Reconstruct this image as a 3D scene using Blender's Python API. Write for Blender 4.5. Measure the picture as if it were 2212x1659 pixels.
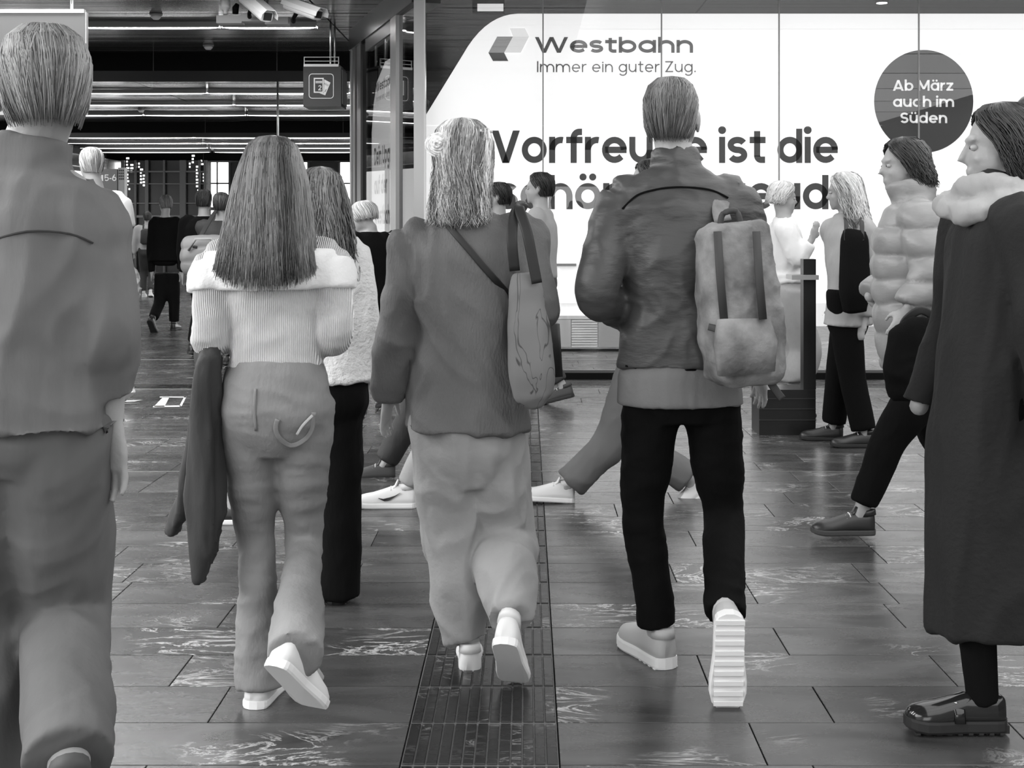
import bpy, bmesh, math, random
import numpy as np
from mathutils import Vector, Matrix, noise
from mathutils.bvhtree import BVHTree
V3 = Vector
R = math.radians
random.seed(7)
for o in list(bpy.data.objects): bpy.data.objects.remove(o)
sc = bpy.context.scene
col = sc.collection

# ------------------------------------------------ camera, sky, lamps, exposure
HC, FP, VX, HZ = 1.385, 2900.0, 1138.0, 490.0      # eye height, focal length in px, principal point
cam = bpy.data.cameras.new('camera'); cam.sensor_width = 36; cam.lens = 36 * FP / 2212
cam.shift_x = (1106 - VX) / 2212; cam.shift_y = -(829.5 - HZ) / 2212
cam.clip_end = 200
co = bpy.data.objects.new('camera', cam); col.objects.link(co)
co.location = (0, 0, HC); co.rotation_euler = (R(90), 0, 0); sc.camera = co
w = bpy.data.worlds.new('world'); sc.world = w; w.use_nodes = True
w.node_tree.nodes['Background'].inputs[0].default_value = (1, 1, 1, 1)
w.node_tree.nodes['Background'].inputs[1].default_value = 3.0      # overcast daylight at the station ends
sc.view_settings.view_transform = 'Standard'; sc.view_settings.look = 'None'
sc.view_settings.exposure = 0.42; sc.view_settings.gamma = 1; sc.view_settings.use_curve_mapping = False
CEIL = 3.67
def area_strip(y, power, x=-1.0, length=11.0, wd=1.3, z=CEIL - 0.03):
    l = bpy.data.lights.new('area_strip', 'AREA'); l.shape = 'RECTANGLE'; l.size = length; l.size_y = wd
    l.energy = power; ob = bpy.data.objects.new('area_strip', l); col.objects.link(ob)
    ob.location = (x, y, z)
for y, p in ((-5.1, 150), (-3.0, 170), (-0.8, 185), (1.4, 195), (3.6, 190), (5.8, 170), (8.0, 160), (10.2, 120)):  # added fill panels above the crowd; the hall has no lamps there
    area_strip(y, p * 0.5, x=4.1, length=7.0, wd=2.12); area_strip(y, p * 1.5, x=-6.6, length=7.0, wd=0.9)
area_strip(11.9, 70, x=-3.8, length=4.0, wd=0.14)  # extra strip added to brighten the security cameras
for y, p in ((14.94, 120), (20.25, 220), (22.3, 220), (24.46, 220), (26.7, 220), (33.4, 260), (35.6, 260), (37.8, 260)): area_strip(y, p, x=-6, length=7.5, wd=0.06, z=3.612)
shop = bpy.data.lights.new('shop_light', 'AREA'); shop.shape = 'RECTANGLE'; shop.size = 5; shop.size_y = 1.5; shop.energy = 260
so = bpy.data.objects.new('shop_light', shop); col.objects.link(so); so.location = (2.2, 15.0, 3.0)
shop.energy = 200

# ------------------------------------------------ helpers
def px(x, y, Y): return V3(((x - VX) / FP * Y, Y, HC - (y - HZ) / FP * Y))
MATS = {}
def mat(name, v, rough=0.6, metal=0.0, emit=0.0, bump=0.0, bscale=(30, 30, 30), var=0.0, vscale=4.0, wave=None, spec=0.5, sheen=0.0):
    if name in MATS: return MATS[name]
    m = bpy.data.materials.new(name); m.use_nodes = True; nt = m.node_tree; b = nt.nodes['Principled BSDF']
    c = (v, v, v, 1)
    b.inputs['Base Color'].default_value = c; b.inputs['Roughness'].default_value = rough
    b.inputs['Metallic'].default_value = metal; b.inputs['Specular IOR Level'].default_value = spec
    if sheen: b.inputs['Sheen Weight'].default_value = sheen
    if emit:
        b.inputs['Emission Color'].default_value = c; b.inputs['Emission Strength'].default_value = emit
    tc = nt.nodes.new('ShaderNodeTexCoord')
    if var:
        n = nt.nodes.new('ShaderNodeTexNoise'); n.inputs['Scale'].default_value = vscale; n.inputs['Detail'].default_value = 5
        nt.links.new(tc.outputs['Object'], n.inputs['Vector'])
        r = nt.nodes.new('ShaderNodeMapRange'); r.inputs['From Min'].default_value = 0.3; r.inputs['From Max'].default_value = 0.7
        r.inputs['To Min'].default_value = v * (1 - var); r.inputs['To Max'].default_value = v * (1 + var)
        nt.links.new(n.outputs['Fac'], r.inputs['Value']); nt.links.new(r.outputs['Result'], b.inputs['Base Color'])
    if bump:
        mp = nt.nodes.new('ShaderNodeMapping'); mp.inputs['Scale'].default_value = bscale
        nt.links.new(tc.outputs['Object'], mp.inputs['Vector'])
        if wave:
            n = nt.nodes.new('ShaderNodeTexWave'); n.bands_direction = wave; n.inputs['Scale'].default_value = 1.0
            n.inputs['Distortion'].default_value = 0.6
        else:
            n = nt.nodes.new('ShaderNodeTexNoise'); n.inputs['Scale'].default_value = 1.0; n.inputs['Detail'].default_value = 4
        nt.links.new(mp.outputs['Vector'], n.inputs['Vector'])
        bp = nt.nodes.new('ShaderNodeBump'); bp.inputs['Strength'].default_value = bump; bp.inputs['Distance'].default_value = 0.01
        nt.links.new(n.outputs['Fac'], bp.inputs['Height']); nt.links.new(bp.outputs['Normal'], b.inputs['Normal'])
    MATS[name] = m
    return m
def stone_mat(name, base, vein, rnd=True, rough=0.22, scale=1.0, vamt=1.0):
    m = bpy.data.materials.new(name); m.use_nodes = True; nt = m.node_tree; N = nt.nodes; L = nt.links; b = N['Principled BSDF']
    tc = N.new('ShaderNodeTexCoord'); gm = N.new('ShaderNodeNewGeometry'); oi = N.new('ShaderNodeObjectInfo')
    cmb = N.new('ShaderNodeVectorMath'); cmb.operation = 'MULTIPLY_ADD'
    cmb.inputs[1].default_value = (7.0, 13.0, 3.0)
    rv = N.new('ShaderNodeCombineXYZ')
    for i in range(3): L.new(oi.outputs['Random'], rv.inputs[i])
    L.new(rv.outputs[0], cmb.inputs[0]); L.new(gm.outputs['Position'], cmb.inputs[2])
    # stretched flow
    mp = N.new('ShaderNodeMapping'); mp.inputs['Scale'].default_value = (0.9 * scale, 2.6 * scale, 1); mp.inputs['Rotation'].default_value = (0, 0, 0.25)
    L.new(cmb.outputs[0], mp.inputs['Vector'])
    n1 = N.new('ShaderNodeTexNoise'); n1.inputs['Scale'].default_value = 1.6; n1.inputs['Detail'].default_value = 6; n1.inputs['Distortion'].default_value = 1.6
    L.new(mp.outputs[0], n1.inputs['Vector'])
    n2 = N.new('ShaderNodeTexNoise'); n2.inputs['Scale'].default_value = 2.2; n2.inputs['Detail'].default_value = 8; n2.inputs['Roughness'].default_value = 0.62; n2.inputs['Distortion'].default_value = 3.0
    L.new(mp.outputs[0], n2.inputs['Vector'])
    # thin veins : |n2-.5| small
    s = N.new('ShaderNodeMath'); s.operation = 'SUBTRACT'; s.inputs[1].default_value = 0.5; L.new(n2.outputs['Fac'], s.inputs[0])
    a = N.new('ShaderNodeMath'); a.operation = 'ABSOLUTE'; L.new(s.outputs[0], a.inputs[0])
    r = N.new('ShaderNodeMapRange'); r.inputs['From Min'].default_value = 0.0; r.inputs['From Max'].default_value = 0.030
    r.inputs['To Min'].default_value = 1; r.inputs['To Max'].default_value = 0; L.new(a.outputs[0], r.inputs['Value'])
    n3 = N.new('ShaderNodeTexNoise'); n3.inputs['Scale'].default_value = 1.9 * scale; n3.inputs['Detail'].default_value = 2; L.new(cmb.outputs[0], n3.inputs['Vector'])
    r3 = N.new('ShaderNodeMapRange'); r3.inputs['From Min'].default_value = 0.54; r3.inputs['From Max'].default_value = 0.66; L.new(n3.outputs['Fac'], r3.inputs['Value'])
    mu = N.new('ShaderNodeMath'); mu.operation = 'MULTIPLY'; L.new(r.outputs[0], mu.inputs[0]); L.new(r3.outputs[0], mu.inputs[1])
    mu2 = N.new('ShaderNodeMath'); mu2.operation = 'MULTIPLY'; mu2.inputs[1].default_value = vamt; L.new(mu.outputs[0], mu2.inputs[0])
    rb = N.new('ShaderNodeMapRange'); rb.inputs['From Min'].default_value = 0.3; rb.inputs['From Max'].default_value = 0.7
    rb.inputs['To Min'].default_value = base * 0.55; rb.inputs['To Max'].default_value = base * 1.5; L.new(n1.outputs['Fac'], rb.inputs['Value'])
    ro = N.new('ShaderNodeMapRange'); ro.inputs['To Min'].default_value = 0.72; ro.inputs['To Max'].default_value = 1.3; L.new(oi.outputs['Random'], ro.inputs['Value'])
    mb = N.new('ShaderNodeMath'); mb.operation = 'MULTIPLY'; L.new(rb.outputs[0], mb.inputs[0]); L.new(ro.outputs[0], mb.inputs[1])
    mx = N.new('ShaderNodeMix'); mx.data_type = 'FLOAT'; L.new(mu2.outputs[0], mx.inputs[0]); L.new(mb.outputs[0], mx.inputs[2]); mx.inputs[3].default_value = vein
    L.new(mx.outputs[0], b.inputs['Base Color'])
    rr = N.new('ShaderNodeMapRange'); rr.inputs['To Min'].default_value = rough * 0.8; rr.inputs['To Max'].default_value = rough * 1.6; L.new(n2.outputs['Fac'], rr.inputs['Value'])
    L.new(rr.outputs[0], b.inputs['Roughness'])
    bp = N.new('ShaderNodeBump'); bp.inputs['Strength'].default_value = 0.05; bp.inputs['Distance'].default_value = 0.01
    L.new(n2.outputs['Fac'], bp.inputs['Height']); L.new(bp.outputs[0], b.inputs['Normal'])
    return m
def glass_mat(name, tint=0.9, rough=0.0):
    m = bpy.data.materials.new(name); m.use_nodes = True; nt = m.node_tree; N = nt.nodes; N.clear()
    o = N.new('ShaderNodeOutputMaterial'); mx = N.new('ShaderNodeMixShader'); t = N.new('ShaderNodeBsdfTransparent'); g = N.new('ShaderNodeBsdfGlossy')
    f = N.new('ShaderNodeFresnel'); gm = N.new('ShaderNodeNewGeometry'); io = N.new('ShaderNodeMapRange'); io.inputs['To Min'].default_value = 1.45; io.inputs['To Max'].default_value = 1/1.45
    nt.links.new(gm.outputs['Backfacing'], io.inputs['Value']); nt.links.new(io.outputs[0], f.inputs['IOR'])   # the same reflectance on both faces of a pane
    t.inputs[0].default_value = (tint, tint, tint, 1); g.inputs['Roughness'].default_value = rough
    nt.links.new(f.outputs[0], mx.inputs[0]); nt.links.new(t.outputs[0], mx.inputs[1]); nt.links.new(g.outputs[0], mx.inputs[2]); nt.links.new(mx.outputs[0], o.inputs[0])
    return m
def tone_mat(name, lo, hi, rough=0.45):
    m = bpy.data.materials.new(name); m.use_nodes = True; nt = m.node_tree; b = nt.nodes['Principled BSDF']
    a = nt.nodes.new('ShaderNodeAttribute'); a.attribute_name = 'tone'
    r = nt.nodes.new('ShaderNodeMapRange'); r.inputs['To Min'].default_value = lo; r.inputs['To Max'].default_value = hi
    nt.links.new(a.outputs['Fac'], r.inputs['Value']); nt.links.new(r.outputs[0], b.inputs['Base Color'])
    b.inputs['Roughness'].default_value = rough; b.inputs['Specular IOR Level'].default_value = 0.4
    return m

def link(name, me, m, parent=None, smooth=False):
    o = bpy.data.objects.new(name, me); col.objects.link(o)
    if m: me.materials.append(m)
    if parent: o.parent = parent
    if smooth: me.shade_smooth()
    return o
class MB:
    """collects verts and faces"""
    def __init__(s): s.v = []; s.f = []
    def add(s, vs, fs):
        n = len(s.v); s.v += [tuple(p) for p in vs]; s.f += [tuple(i + n for i in f) for f in fs]
    def box(s, a, b):
        x0, y0, z0 = a; x1, y1, z1 = b
        s.add([(x0,y0,z0),(x1,y0,z0),(x1,y1,z0),(x0,y1,z0),(x0,y0,z1),(x1,y0,z1),(x1,y1,z1),(x0,y1,z1)],
              [(0,3,2,1),(4,5,6,7),(0,1,5,4),(1,2,6,5),(2,3,7,6),(3,0,4,7)])
    def obox(s, o, ax, ay, az):
        o, ax, ay, az = V3(o), V3(ax), V3(ay), V3(az)
        s.add([o, o+ax, o+ax+ay, o+ay, o+az, o+ax+az, o+ax+ay+az, o+ay+az],
              [(0,3,2,1),(4,5,6,7),(0,1,5,4),(1,2,6,5),(2,3,7,6),(3,0,4,7)])
    def loft(s, pts, rad, side=None, n=14, power=2.0, sides=None):
        """closed tube through pts; rad = list of (r_side, r_other); side = reference lateral axis"""
        pts = [V3(p) for p in pts]; m = len(pts); vs = []; fs = []
        for i, p in enumerate(pts):
            t = (pts[min(i+1, m-1)] - pts[max(i-1, 0)])
            t = t.normalized() if t.length > 1e-9 else V3((0,0,1))
            sd = sides[i] if sides else side
            a = V3(sd) if sd is not None else (V3((1,0,0)) if abs(t.x) < 0.8 else V3((0,1,0)))
            a = a - t * a.dot(t); a = a.normalized() if a.length > 1e-6 else t.orthogonal().normalized()
            b = t.cross(a)
            r = rad[i]; ra, rb = r if isinstance(r, (tuple, list)) else (r, r)
            for k in range(n):
                th = 2 * math.pi * k / n; c, q = math.cos(th), math.sin(th)
                e = 2.0 / power
                c = math.copysign(abs(c) ** e, c); q = math.copysign(abs(q) ** e, q)
                vs.append(p + a * (ra * c) + b * (rb * q))
        for i in range(m - 1):
            for k in range(n):
                k2 = (k + 1) % n
                fs.append((i*n+k, i*n+k2, (i+1)*n+k2, (i+1)*n+k))
        fs.append(tuple(range(n - 1, -1, -1))); fs.append(tuple((m-1)*n + k for k in range(n)))
        s.add(vs, fs)
    def ell(s, M, c, r, nu=14, nv=9):
        vs = []; fs = []; c = V3(c)
        for j in range(1, nv):
            ph = math.pi * j / nv
            for i in range(nu):
                th = 2 * math.pi * i / nu
                vs.append(M @ (c + V3((r[0]*math.sin(ph)*math.cos(th), r[1]*math.sin(ph)*math.sin(th), r[2]*math.cos(ph)))))
        top = len(vs); vs.append(M @ (c + V3((0,0,r[2])))); bot = len(vs); vs.append(M @ (c - V3((0,0,r[2]))))
        for j in range(nv - 2):
            for i in range(nu):
                i2 = (i+1) % nu; fs.append((j*nu+i, (j+1)*nu+i, (j+1)*nu+i2, j*nu+i2))
        for i in range(nu):
            i2 = (i+1) % nu; fs.append((top, i, i2)); fs.append((bot, (nv-2)*nu+i2, (nv-2)*nu+i))
        s.add(vs, fs)
    def cyl(s, a, b, r, n=12, r2=None): s.loft([a, b], [r, r if r2 is None else r2], n=n)
    def mesh(s, name):
        me = bpy.data.meshes.new(name); me.from_pydata(s.v, [], s.f); me.update(); return me
    def build(s, name, m, parent=None, smooth=False):
        return link(name, s.mesh(name), m, parent, smooth)
def tag(o, label=None, cat=None, group=None, kind=None):
    if label: o['label'] = label
    if cat: o['category'] = cat
    if group: o['group'] = group
    if kind: o['kind'] = kind
    return o
def empty(name, loc, label=None, cat=None, group=None):
    o = bpy.data.objects.new(name, None); col.objects.link(o); o.location = loc; o.empty_display_size = 0.1
    return tag(o, label, cat, group)
def struct(name, mb, m, parent=None):
    o = mb.build(name, m, parent)
    if not parent: o['kind'] = 'structure'
    return o
def catmull(pts, rad, sub=4):
    P = [V3(p) for p in pts]; Rr = [V3((r[0], r[1], 0)) if isinstance(r, (tuple, list)) else V3((r, r, 0)) for r in rad]
    op, orr = [], []
    n = len(P)
    for i in range(n - 1):
        for k in range(sub):
            t = k / sub
            def cr(A):
                p0, p1, p2, p3 = A[max(i-1,0)], A[i], A[i+1], A[min(i+2,n-1)]
                return 0.5 * ((2*p1) + (p2-p0)*t + (2*p0-5*p1+4*p2-p3)*t*t + (3*p1-p0-3*p2+p3)*t*t*t)
            op.append(cr(P)); q = P[i].lerp(P[i+1], t); r = Rr[i].lerp(Rr[i+1], t * t * (3 - 2 * t)); orr.append((r.x, r.y))
    op.append(P[-1]); orr.append((Rr[-1].x, Rr[-1].y))
    return op, orr
def fuse(mb, voxel, smooth=3, fold=None, decimate=None, seed=0.0):
    """voxel-fuse overlapping lofts into one continuous skin, smooth it, then press folds into it"""
    me = mb.mesh('tmp'); ob = bpy.data.objects.new('tmp', me); col.objects.link(ob)
    m = ob.modifiers.new('r', 'REMESH'); m.mode = 'VOXEL'; m.voxel_size = voxel
    m2 = ob.modifiers.new('s', 'SMOOTH'); m2.iterations = smooth; m2.factor = 0.5
    dg = bpy.context.evaluated_depsgraph_get(); out = bpy.data.meshes.new_from_object(ob.evaluated_get(dg))
    bpy.data.objects.remove(ob); bpy.data.meshes.remove(me)
    if fold:
        n = len(out.vertices); c = np.empty(n * 3, 'f'); out.vertices.foreach_get('co', c); c = c.reshape(-1, 3)
        nn = np.empty(n * 3, 'f'); out.vertices.foreach_get('normal', nn); nn = nn.reshape(-1, 3)
        d = np.array([fold(V3(p)) for p in c.tolist()], 'f')
        c = c + nn * d[:, None]; out.vertices.foreach_set('co', c.ravel()); out.update()
    return out
def folds(amp, sx=9, sy=9, sz=3, seed=0, diag=0.0):
    """warped ridges: cloth creases with their own direction"""
    def f(p):
        q = V3((p.x * sx + seed + p.z * diag, p.y * sy, p.z * sz))
        w_ = noise.noise_vector(q * 0.5 + V3((9, 2, 5))); q = q + w_ * 0.9
        a = 1 - abs(noise.noise(q)) * 2.6; a = max(a, -0.3)
        b = 1 - abs(noise.noise(q * 2.1 + V3((3, 3, 3)))) * 2.6
        return amp * (a * 0.7 + max(b, 0) * 0.35 - 0.45)
    return f
def puffs(amp, pitch, base=None):
    def f(p):
        s = abs(math.sin(math.pi * (p.z + 0.04 * noise.noise(p * 3)) / pitch))
        return amp * (s ** 0.5 - 0.6) + 0.3 * amp * noise.noise(p * 14)
    return f
# ------------------------------------------------ people
SKIN = mat('skin', 0.36, 0.5, bump=0.15, bscale=(60,60,60))
SKIN_D = mat('skin_tanned', 0.22, 0.5)
EYE = mat('eye_white', 0.4, 0.15); IRIS = mat('iris', 0.03, 0.1)
def fr(h):
    h = R(h); return V3((-math.sin(h), math.cos(h), 0)), V3((math.cos(h), math.sin(h), 0))
def pose(x, Y, H, head=0, stride=0.0, lead='L', swing=0.5, lean=0.0, width=1.0):
    """joints of a walker on the floor; x = image column of the pelvis, lead = leg in front"""
    f, r = fr(head); up = V3((0,0,1)); b = V3(((x - VX) / FP * Y, Y, 0))
    J = dict(f=f, r=r, H=H, base=b)
    J['pel'] = b + up * 0.53 * H; J['neck'] = b + up * 0.845 * H + f * lean
    J['head'] = b + up * 0.932 * H + f * (lean + 0.015); J['look'] = f.copy()
    for s, k in ((-1, 'L'), (1, 'R')):
        sgn = 1 if k == lead else -1
        hip = J['pel'] + r * s * 0.052 * H; J['hip'+k] = hip
        st = stride * sgn
        if sgn > 0:
            an = b + r * s * 0.045 * H + f * st * 0.5 + up * 0.05 * H
            J['foot'+k] = (f + up * 0.10).normalized() if stride > 0.2 else f.copy()
        else:
            lift = 0.35 * abs(stride)
            an = b + r * s * 0.045 * H + f * st * 0.55 + up * (0.05 * H + lift * 0.45)
            J['foot'+k] = (f - up * min(1.1, 2.6 * lift)).normalized()
        mid = (hip + an) / 2; d = (an - hip).length; L = 0.50 * H
        bend = math.sqrt(max(0, (L/2)**2 - (d/2)**2)) if d < L else 0
        J['kn'+k] = mid + f * min(bend, 0.22) ; J['an'+k] = an
        sh = b + up * 0.818 * H + r * s * 0.112 * H * width + f * lean; J['sh'+k] = sh
        sw = -sgn * swing * stride
        el = sh + (-up * 0.18 * H + f * sw * 0.45 + r * s * 0.03 * H); J['el'+k] = el
        J['wr'+k] = el + (-up * 0.14 * H + f * (sw * 0.55 + 0.04) + r * s * 0.005 * H)
    return J
def torso(mb, J, prof, spine0='pel', n=24, power=2.3):
    a, b = J['pel'], J['neck']; pts, rad, sd = [], [], []
    sh = (J['shR'] - J['shL']).normalized(); hp = (J['hipR'] - J['hipL']).normalized()
    for e in prof:
        t, rx, ry = e[:3]
        p = a.lerp(b, t) if t >= 0 else a + V3((0,0,t)) * (b - a).length
        if len(e) > 3: p = p + sh * e[3] + J['f'] * (e[4] if len(e) > 4 else 0)
        pts.append(p); rad.append((rx, ry)); sd.append(hp.lerp(sh, min(max(t, 0), 1)))
    # catmull on sides is not needed: resample linearly
    P2, R2 = catmull(pts, rad, 3); S2 = []
    for i in range(len(P2)):
        k = min(i // 3, len(sd) - 2); S2.append(sd[k].lerp(sd[k+1], (i - 3*k) / 3))
    mb.loft(P2, R2, sides=S2, n=n, power=power)
def chain(mb, pts, rad, side=None, n=14, sub=4):
    P, Q = catmull(pts, rad, sub); mb.loft(P, Q, side=side, n=n)
def hand(mb, w, d, lat, nrm, s=1.0, curl=0.35):
    """wrist w, finger direction d, thumb-side axis lat, palm normal nrm"""
    d = d.normalized(); lat = (lat - d * lat.dot(d)).normalized(); nrm = d.cross(lat) if nrm is None else nrm
    nrm = (nrm - d * nrm.dot(d) - lat * nrm.dot(lat)).normalized()
    mb.loft([w - d*0.02*s, w + d*0.02*s, w + d*0.055*s, w + d*0.088*s], [(0.026*s,0.019*s),(0.034*s,0.017*s),(0.042*s,0.015*s),(0.038*s,0.012*s)], side=lat, n=12)
    for i, (o, L) in enumerate(((0.030, 0.070), (0.010, 0.080), (-0.010, 0.074), (-0.029, 0.058))):
        a = w + d * 0.078 * s + lat * o * s; p = a; dd = d.copy() + lat * (0.08 - 0.06 * i); dd.normalize(); pts = [a]
        for q in (0.45, 0.30, 0.25):
            p = p + dd * L * s * q; pts.append(p); dd = (dd + nrm * curl).normalized()
        mb.loft(pts, [0.0088*s, 0.0086*s, 0.0078*s, 0.0062*s], n=8)
    a = w + d * 0.022 * s + lat * 0.028 * s; b = a + (d * 0.6 + lat * 0.65 + nrm * 0.25).normalized() * 0.038 * s
    c = b + (d + lat * 0.25 + nrm * 0.2).normalized() * 0.03 * s; e = c + (d + nrm * 0.35).normalized() * 0.022 * s
    mb.loft([a, b, c, e], [0.013*s, 0.0108*s, 0.0095*s, 0.007*s], n=8)
def head_matrix(J):
    f = J['look'].normalized(); up = V3((0,0,1)); r = f.cross(up).normalized(); u = r.cross(f)
    M = Matrix((( r.x, f.x, u.x, J['head'].x), (r.y, f.y, u.y, J['head'].y), (r.z, f.z, u.z, J['head'].z), (0,0,0,1)))
    return M @ Matrix.Scale(J['H'] / 1.75, 4)
def head_shape(mb, M):
    mb.ell(M, (0, -0.012, 0.028), (0.074, 0.094, 0.090), 20, 12)
    mb.ell(M, (0, 0.026, -0.030), (0.062, 0.064, 0.074), 18, 10)
    mb.ell(M, (0, 0.030, -0.072), (0.048, 0.056, 0.034), 14, 8)
    mb.ell(M, (0, 0.074, -0.094), (0.020, 0.018, 0.018), 10, 7)
    mb.ell(M, (0, 0.078, 0.026), (0.050, 0.016, 0.012), 12, 7)
    mb.ell(M, (0.036, 0.066, -0.028), (0.018, 0.016, 0.014), 10, 6); mb.ell(M, (-0.036, 0.066, -0.028), (0.018, 0.016, 0.014), 10, 6)
    mb.loft([M @ V3((0, 0.084, 0.018)), M @ V3((0, 0.097, -0.006)), M @ V3((0, 0.108, -0.026)), M @ V3((0, 0.088, -0.036))], [0.007, 0.009, 0.013, 0.009], n=8)
    mb.ell(M, (0, 0.087, -0.058), (0.023, 0.010, 0.006), 10, 6); mb.ell(M, (0, 0.085, -0.069), (0.019, 0.010, 0.007), 10, 6)
    for s in (-1, 1):
        mb.ell(M, (s*0.078, -0.006, -0.004), (0.008, 0.019, 0.031), 10, 8); mb.ell(M, (s*0.076, 0.0, -0.03), (0.007, 0.010, 0.012), 8, 6)
def hair_obj(J, root, M, prof, n, m, gap=55, wave=0.0, seglen=14, rad=0.0022, name='hair', jit=0.06, extra=None, end=0.85, vee=0.0):
    """shell plus strands; prof = (z, rx, ry, yc, gap factor 0..1) from crown to tips, in head space"""
    rnd = random.Random(n * 7 + int(gap)); mb = MB(); tones = []
    def at(t, th, k=1.0):
        i = min(int(t), len(prof) - 2); q = t - i; a, b = prof[i], prof[i+1]
        e = [a[j] + (b[j] - a[j]) * q for j in range(5)]
        return V3((e[1]*k*math.cos(th), e[3] + e[2]*k*math.sin(th), e[0])), e[4]
    T = len(prof) - 1; na, nt = 22, T * 4
    def theta(u, g):   # u in 0..1 around the back
        g = R(gap) * g; return math.pi/2 + g + u * (2*math.pi - 2*g)
    vs, fs = [], []
    for k in (0.97, 0.80):
        for j in range(nt + 1):
            for i in range(na + 1):
                t = T * j / nt * ((0.97 if k > 0.9 else 0.95) if not vee else 0.86 - vee * (abs(i/na - 0.5) * 2) ** 1.5)
                _, g = at(t, 0); p, _ = at(t, theta(i/na, g), k); vs.append(M @ p)
    W = na + 1; S = W * (nt + 1)
    for j in range(nt):
        for i in range(na):
            a = j*W+i; fs.append((a, a+1, a+W+1, a+W)); fs.append((S+a+W, S+a+W+1, S+a+1, S+a))
        a = j*W; fs.append((a, a+W, S+a+W, S+a)); a = j*W+na; fs.append((S+a, S+a+W, a+W, a))
    a = nt*W
    for i in range(na): fs.append((a+i, a+i+1, S+a+i+1, S+a+i))
    mb.add(vs, fs); tones += [0.18] * len(vs)
    for _ in range(n):
        u = rnd.random(); t0 = rnd.choice((0, 0, 0, rnd.uniform(0, T*0.35))); t1 = T * rnd.uniform(end, 1.03); k = rnd.uniform(0.97, 1.05); ph = rnd.uniform(0, 6.3); t1 -= T * vee * (abs(u - 0.5) * 2) ** 1.5; tone = 0.48 + 0.75 * noise.noise(V3((u * 9, 3.3, n))) + 0.5 * noise.noise(V3((u * 31, 8.3, n))) + rnd.uniform(-0.15, 0.15)
        du = rnd.gauss(0, jit * 0.35); pts = []; fq = rnd.uniform(0.8, 1.3)
        for q in range(seglen + 1):
            s = q / seglen; t = min(t0 + (t1 - t0) * s, T - 1e-4); over = max(0, t0 + (t1-t0)*s - T)
            _, g = at(t, 0); uu = min(max(u + du * s, 0), 1)
            p, _ = at(t, theta(uu, g), k)
            p = p + V3((math.sin(ph + t * 2.0 * fq) * wave * s, math.cos(ph * 1.7 + t * 2.2 * fq) * wave * s, -over * 0.05))
            pts.append(M @ p)
        n0 = len(mb.v); mb.loft(pts, [rad * (1.25 - 0.9 * (q / seglen) ** 2) for q in range(seglen + 1)], n=3)
        tones += [min(1, max(0, tone))] * (len(mb.v) - n0)
    if extra:
        n0 = len(mb.v); extra(mb, M); tones += [0.75 + 0.25 * math.sin(i * 0.7) for i in range(len(mb.v) - n0)]
    o0 = J['base']; mb.v = [(x - o0.x, y - o0.y, z - o0.z) for x, y, z in mb.v]
    me = mb.mesh(name); at_ = me.attributes.new('tone', 'FLOAT', 'POINT'); at_.data.foreach_set('value', tones)
    return link(name, me, m, root, True)
def scaled(p, s): return [(z*(1 if z < 0 else (1+s)/2), rx*s, ry*s, yc, g) for z, rx, ry, yc, g in p]
SHORT = [(0.128,0.004,0.004,-0.012,0),(0.122,0.040,0.050,-0.014,0),(0.100,0.066,0.080,-0.016,0.2),(0.060,0.080,0.100,-0.018,0.8),(0.015,0.081,0.101,-0.020,1.25),(-0.030,0.074,0.092,-0.022,1.55),(-0.062,0.062,0.076,-0.026,1.75)]
def longprof(drop, w0=0.085, w1=0.12, d1=0.07, back=-0.035):
    p = SHORT[:4]; L = []
    p = [(z, rx*1.06, ry*1.04, yc, g) for z, rx, ry, yc, g in p]
    for i in range(1, 7):
        s = i / 6; L.append((0.05 - (drop + 0.05) * s, w0 + (w1 - w0) * s, 0.100 + (d1 - 0.100) * s, -0.02 + back * s, 0.95 + 0.25 * s))
    return p + L
def off(J, mb):
    o = J['base']; mb.v = [(x - o.x, y - o.y, z - o.z) for x, y, z in mb.v]
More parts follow.
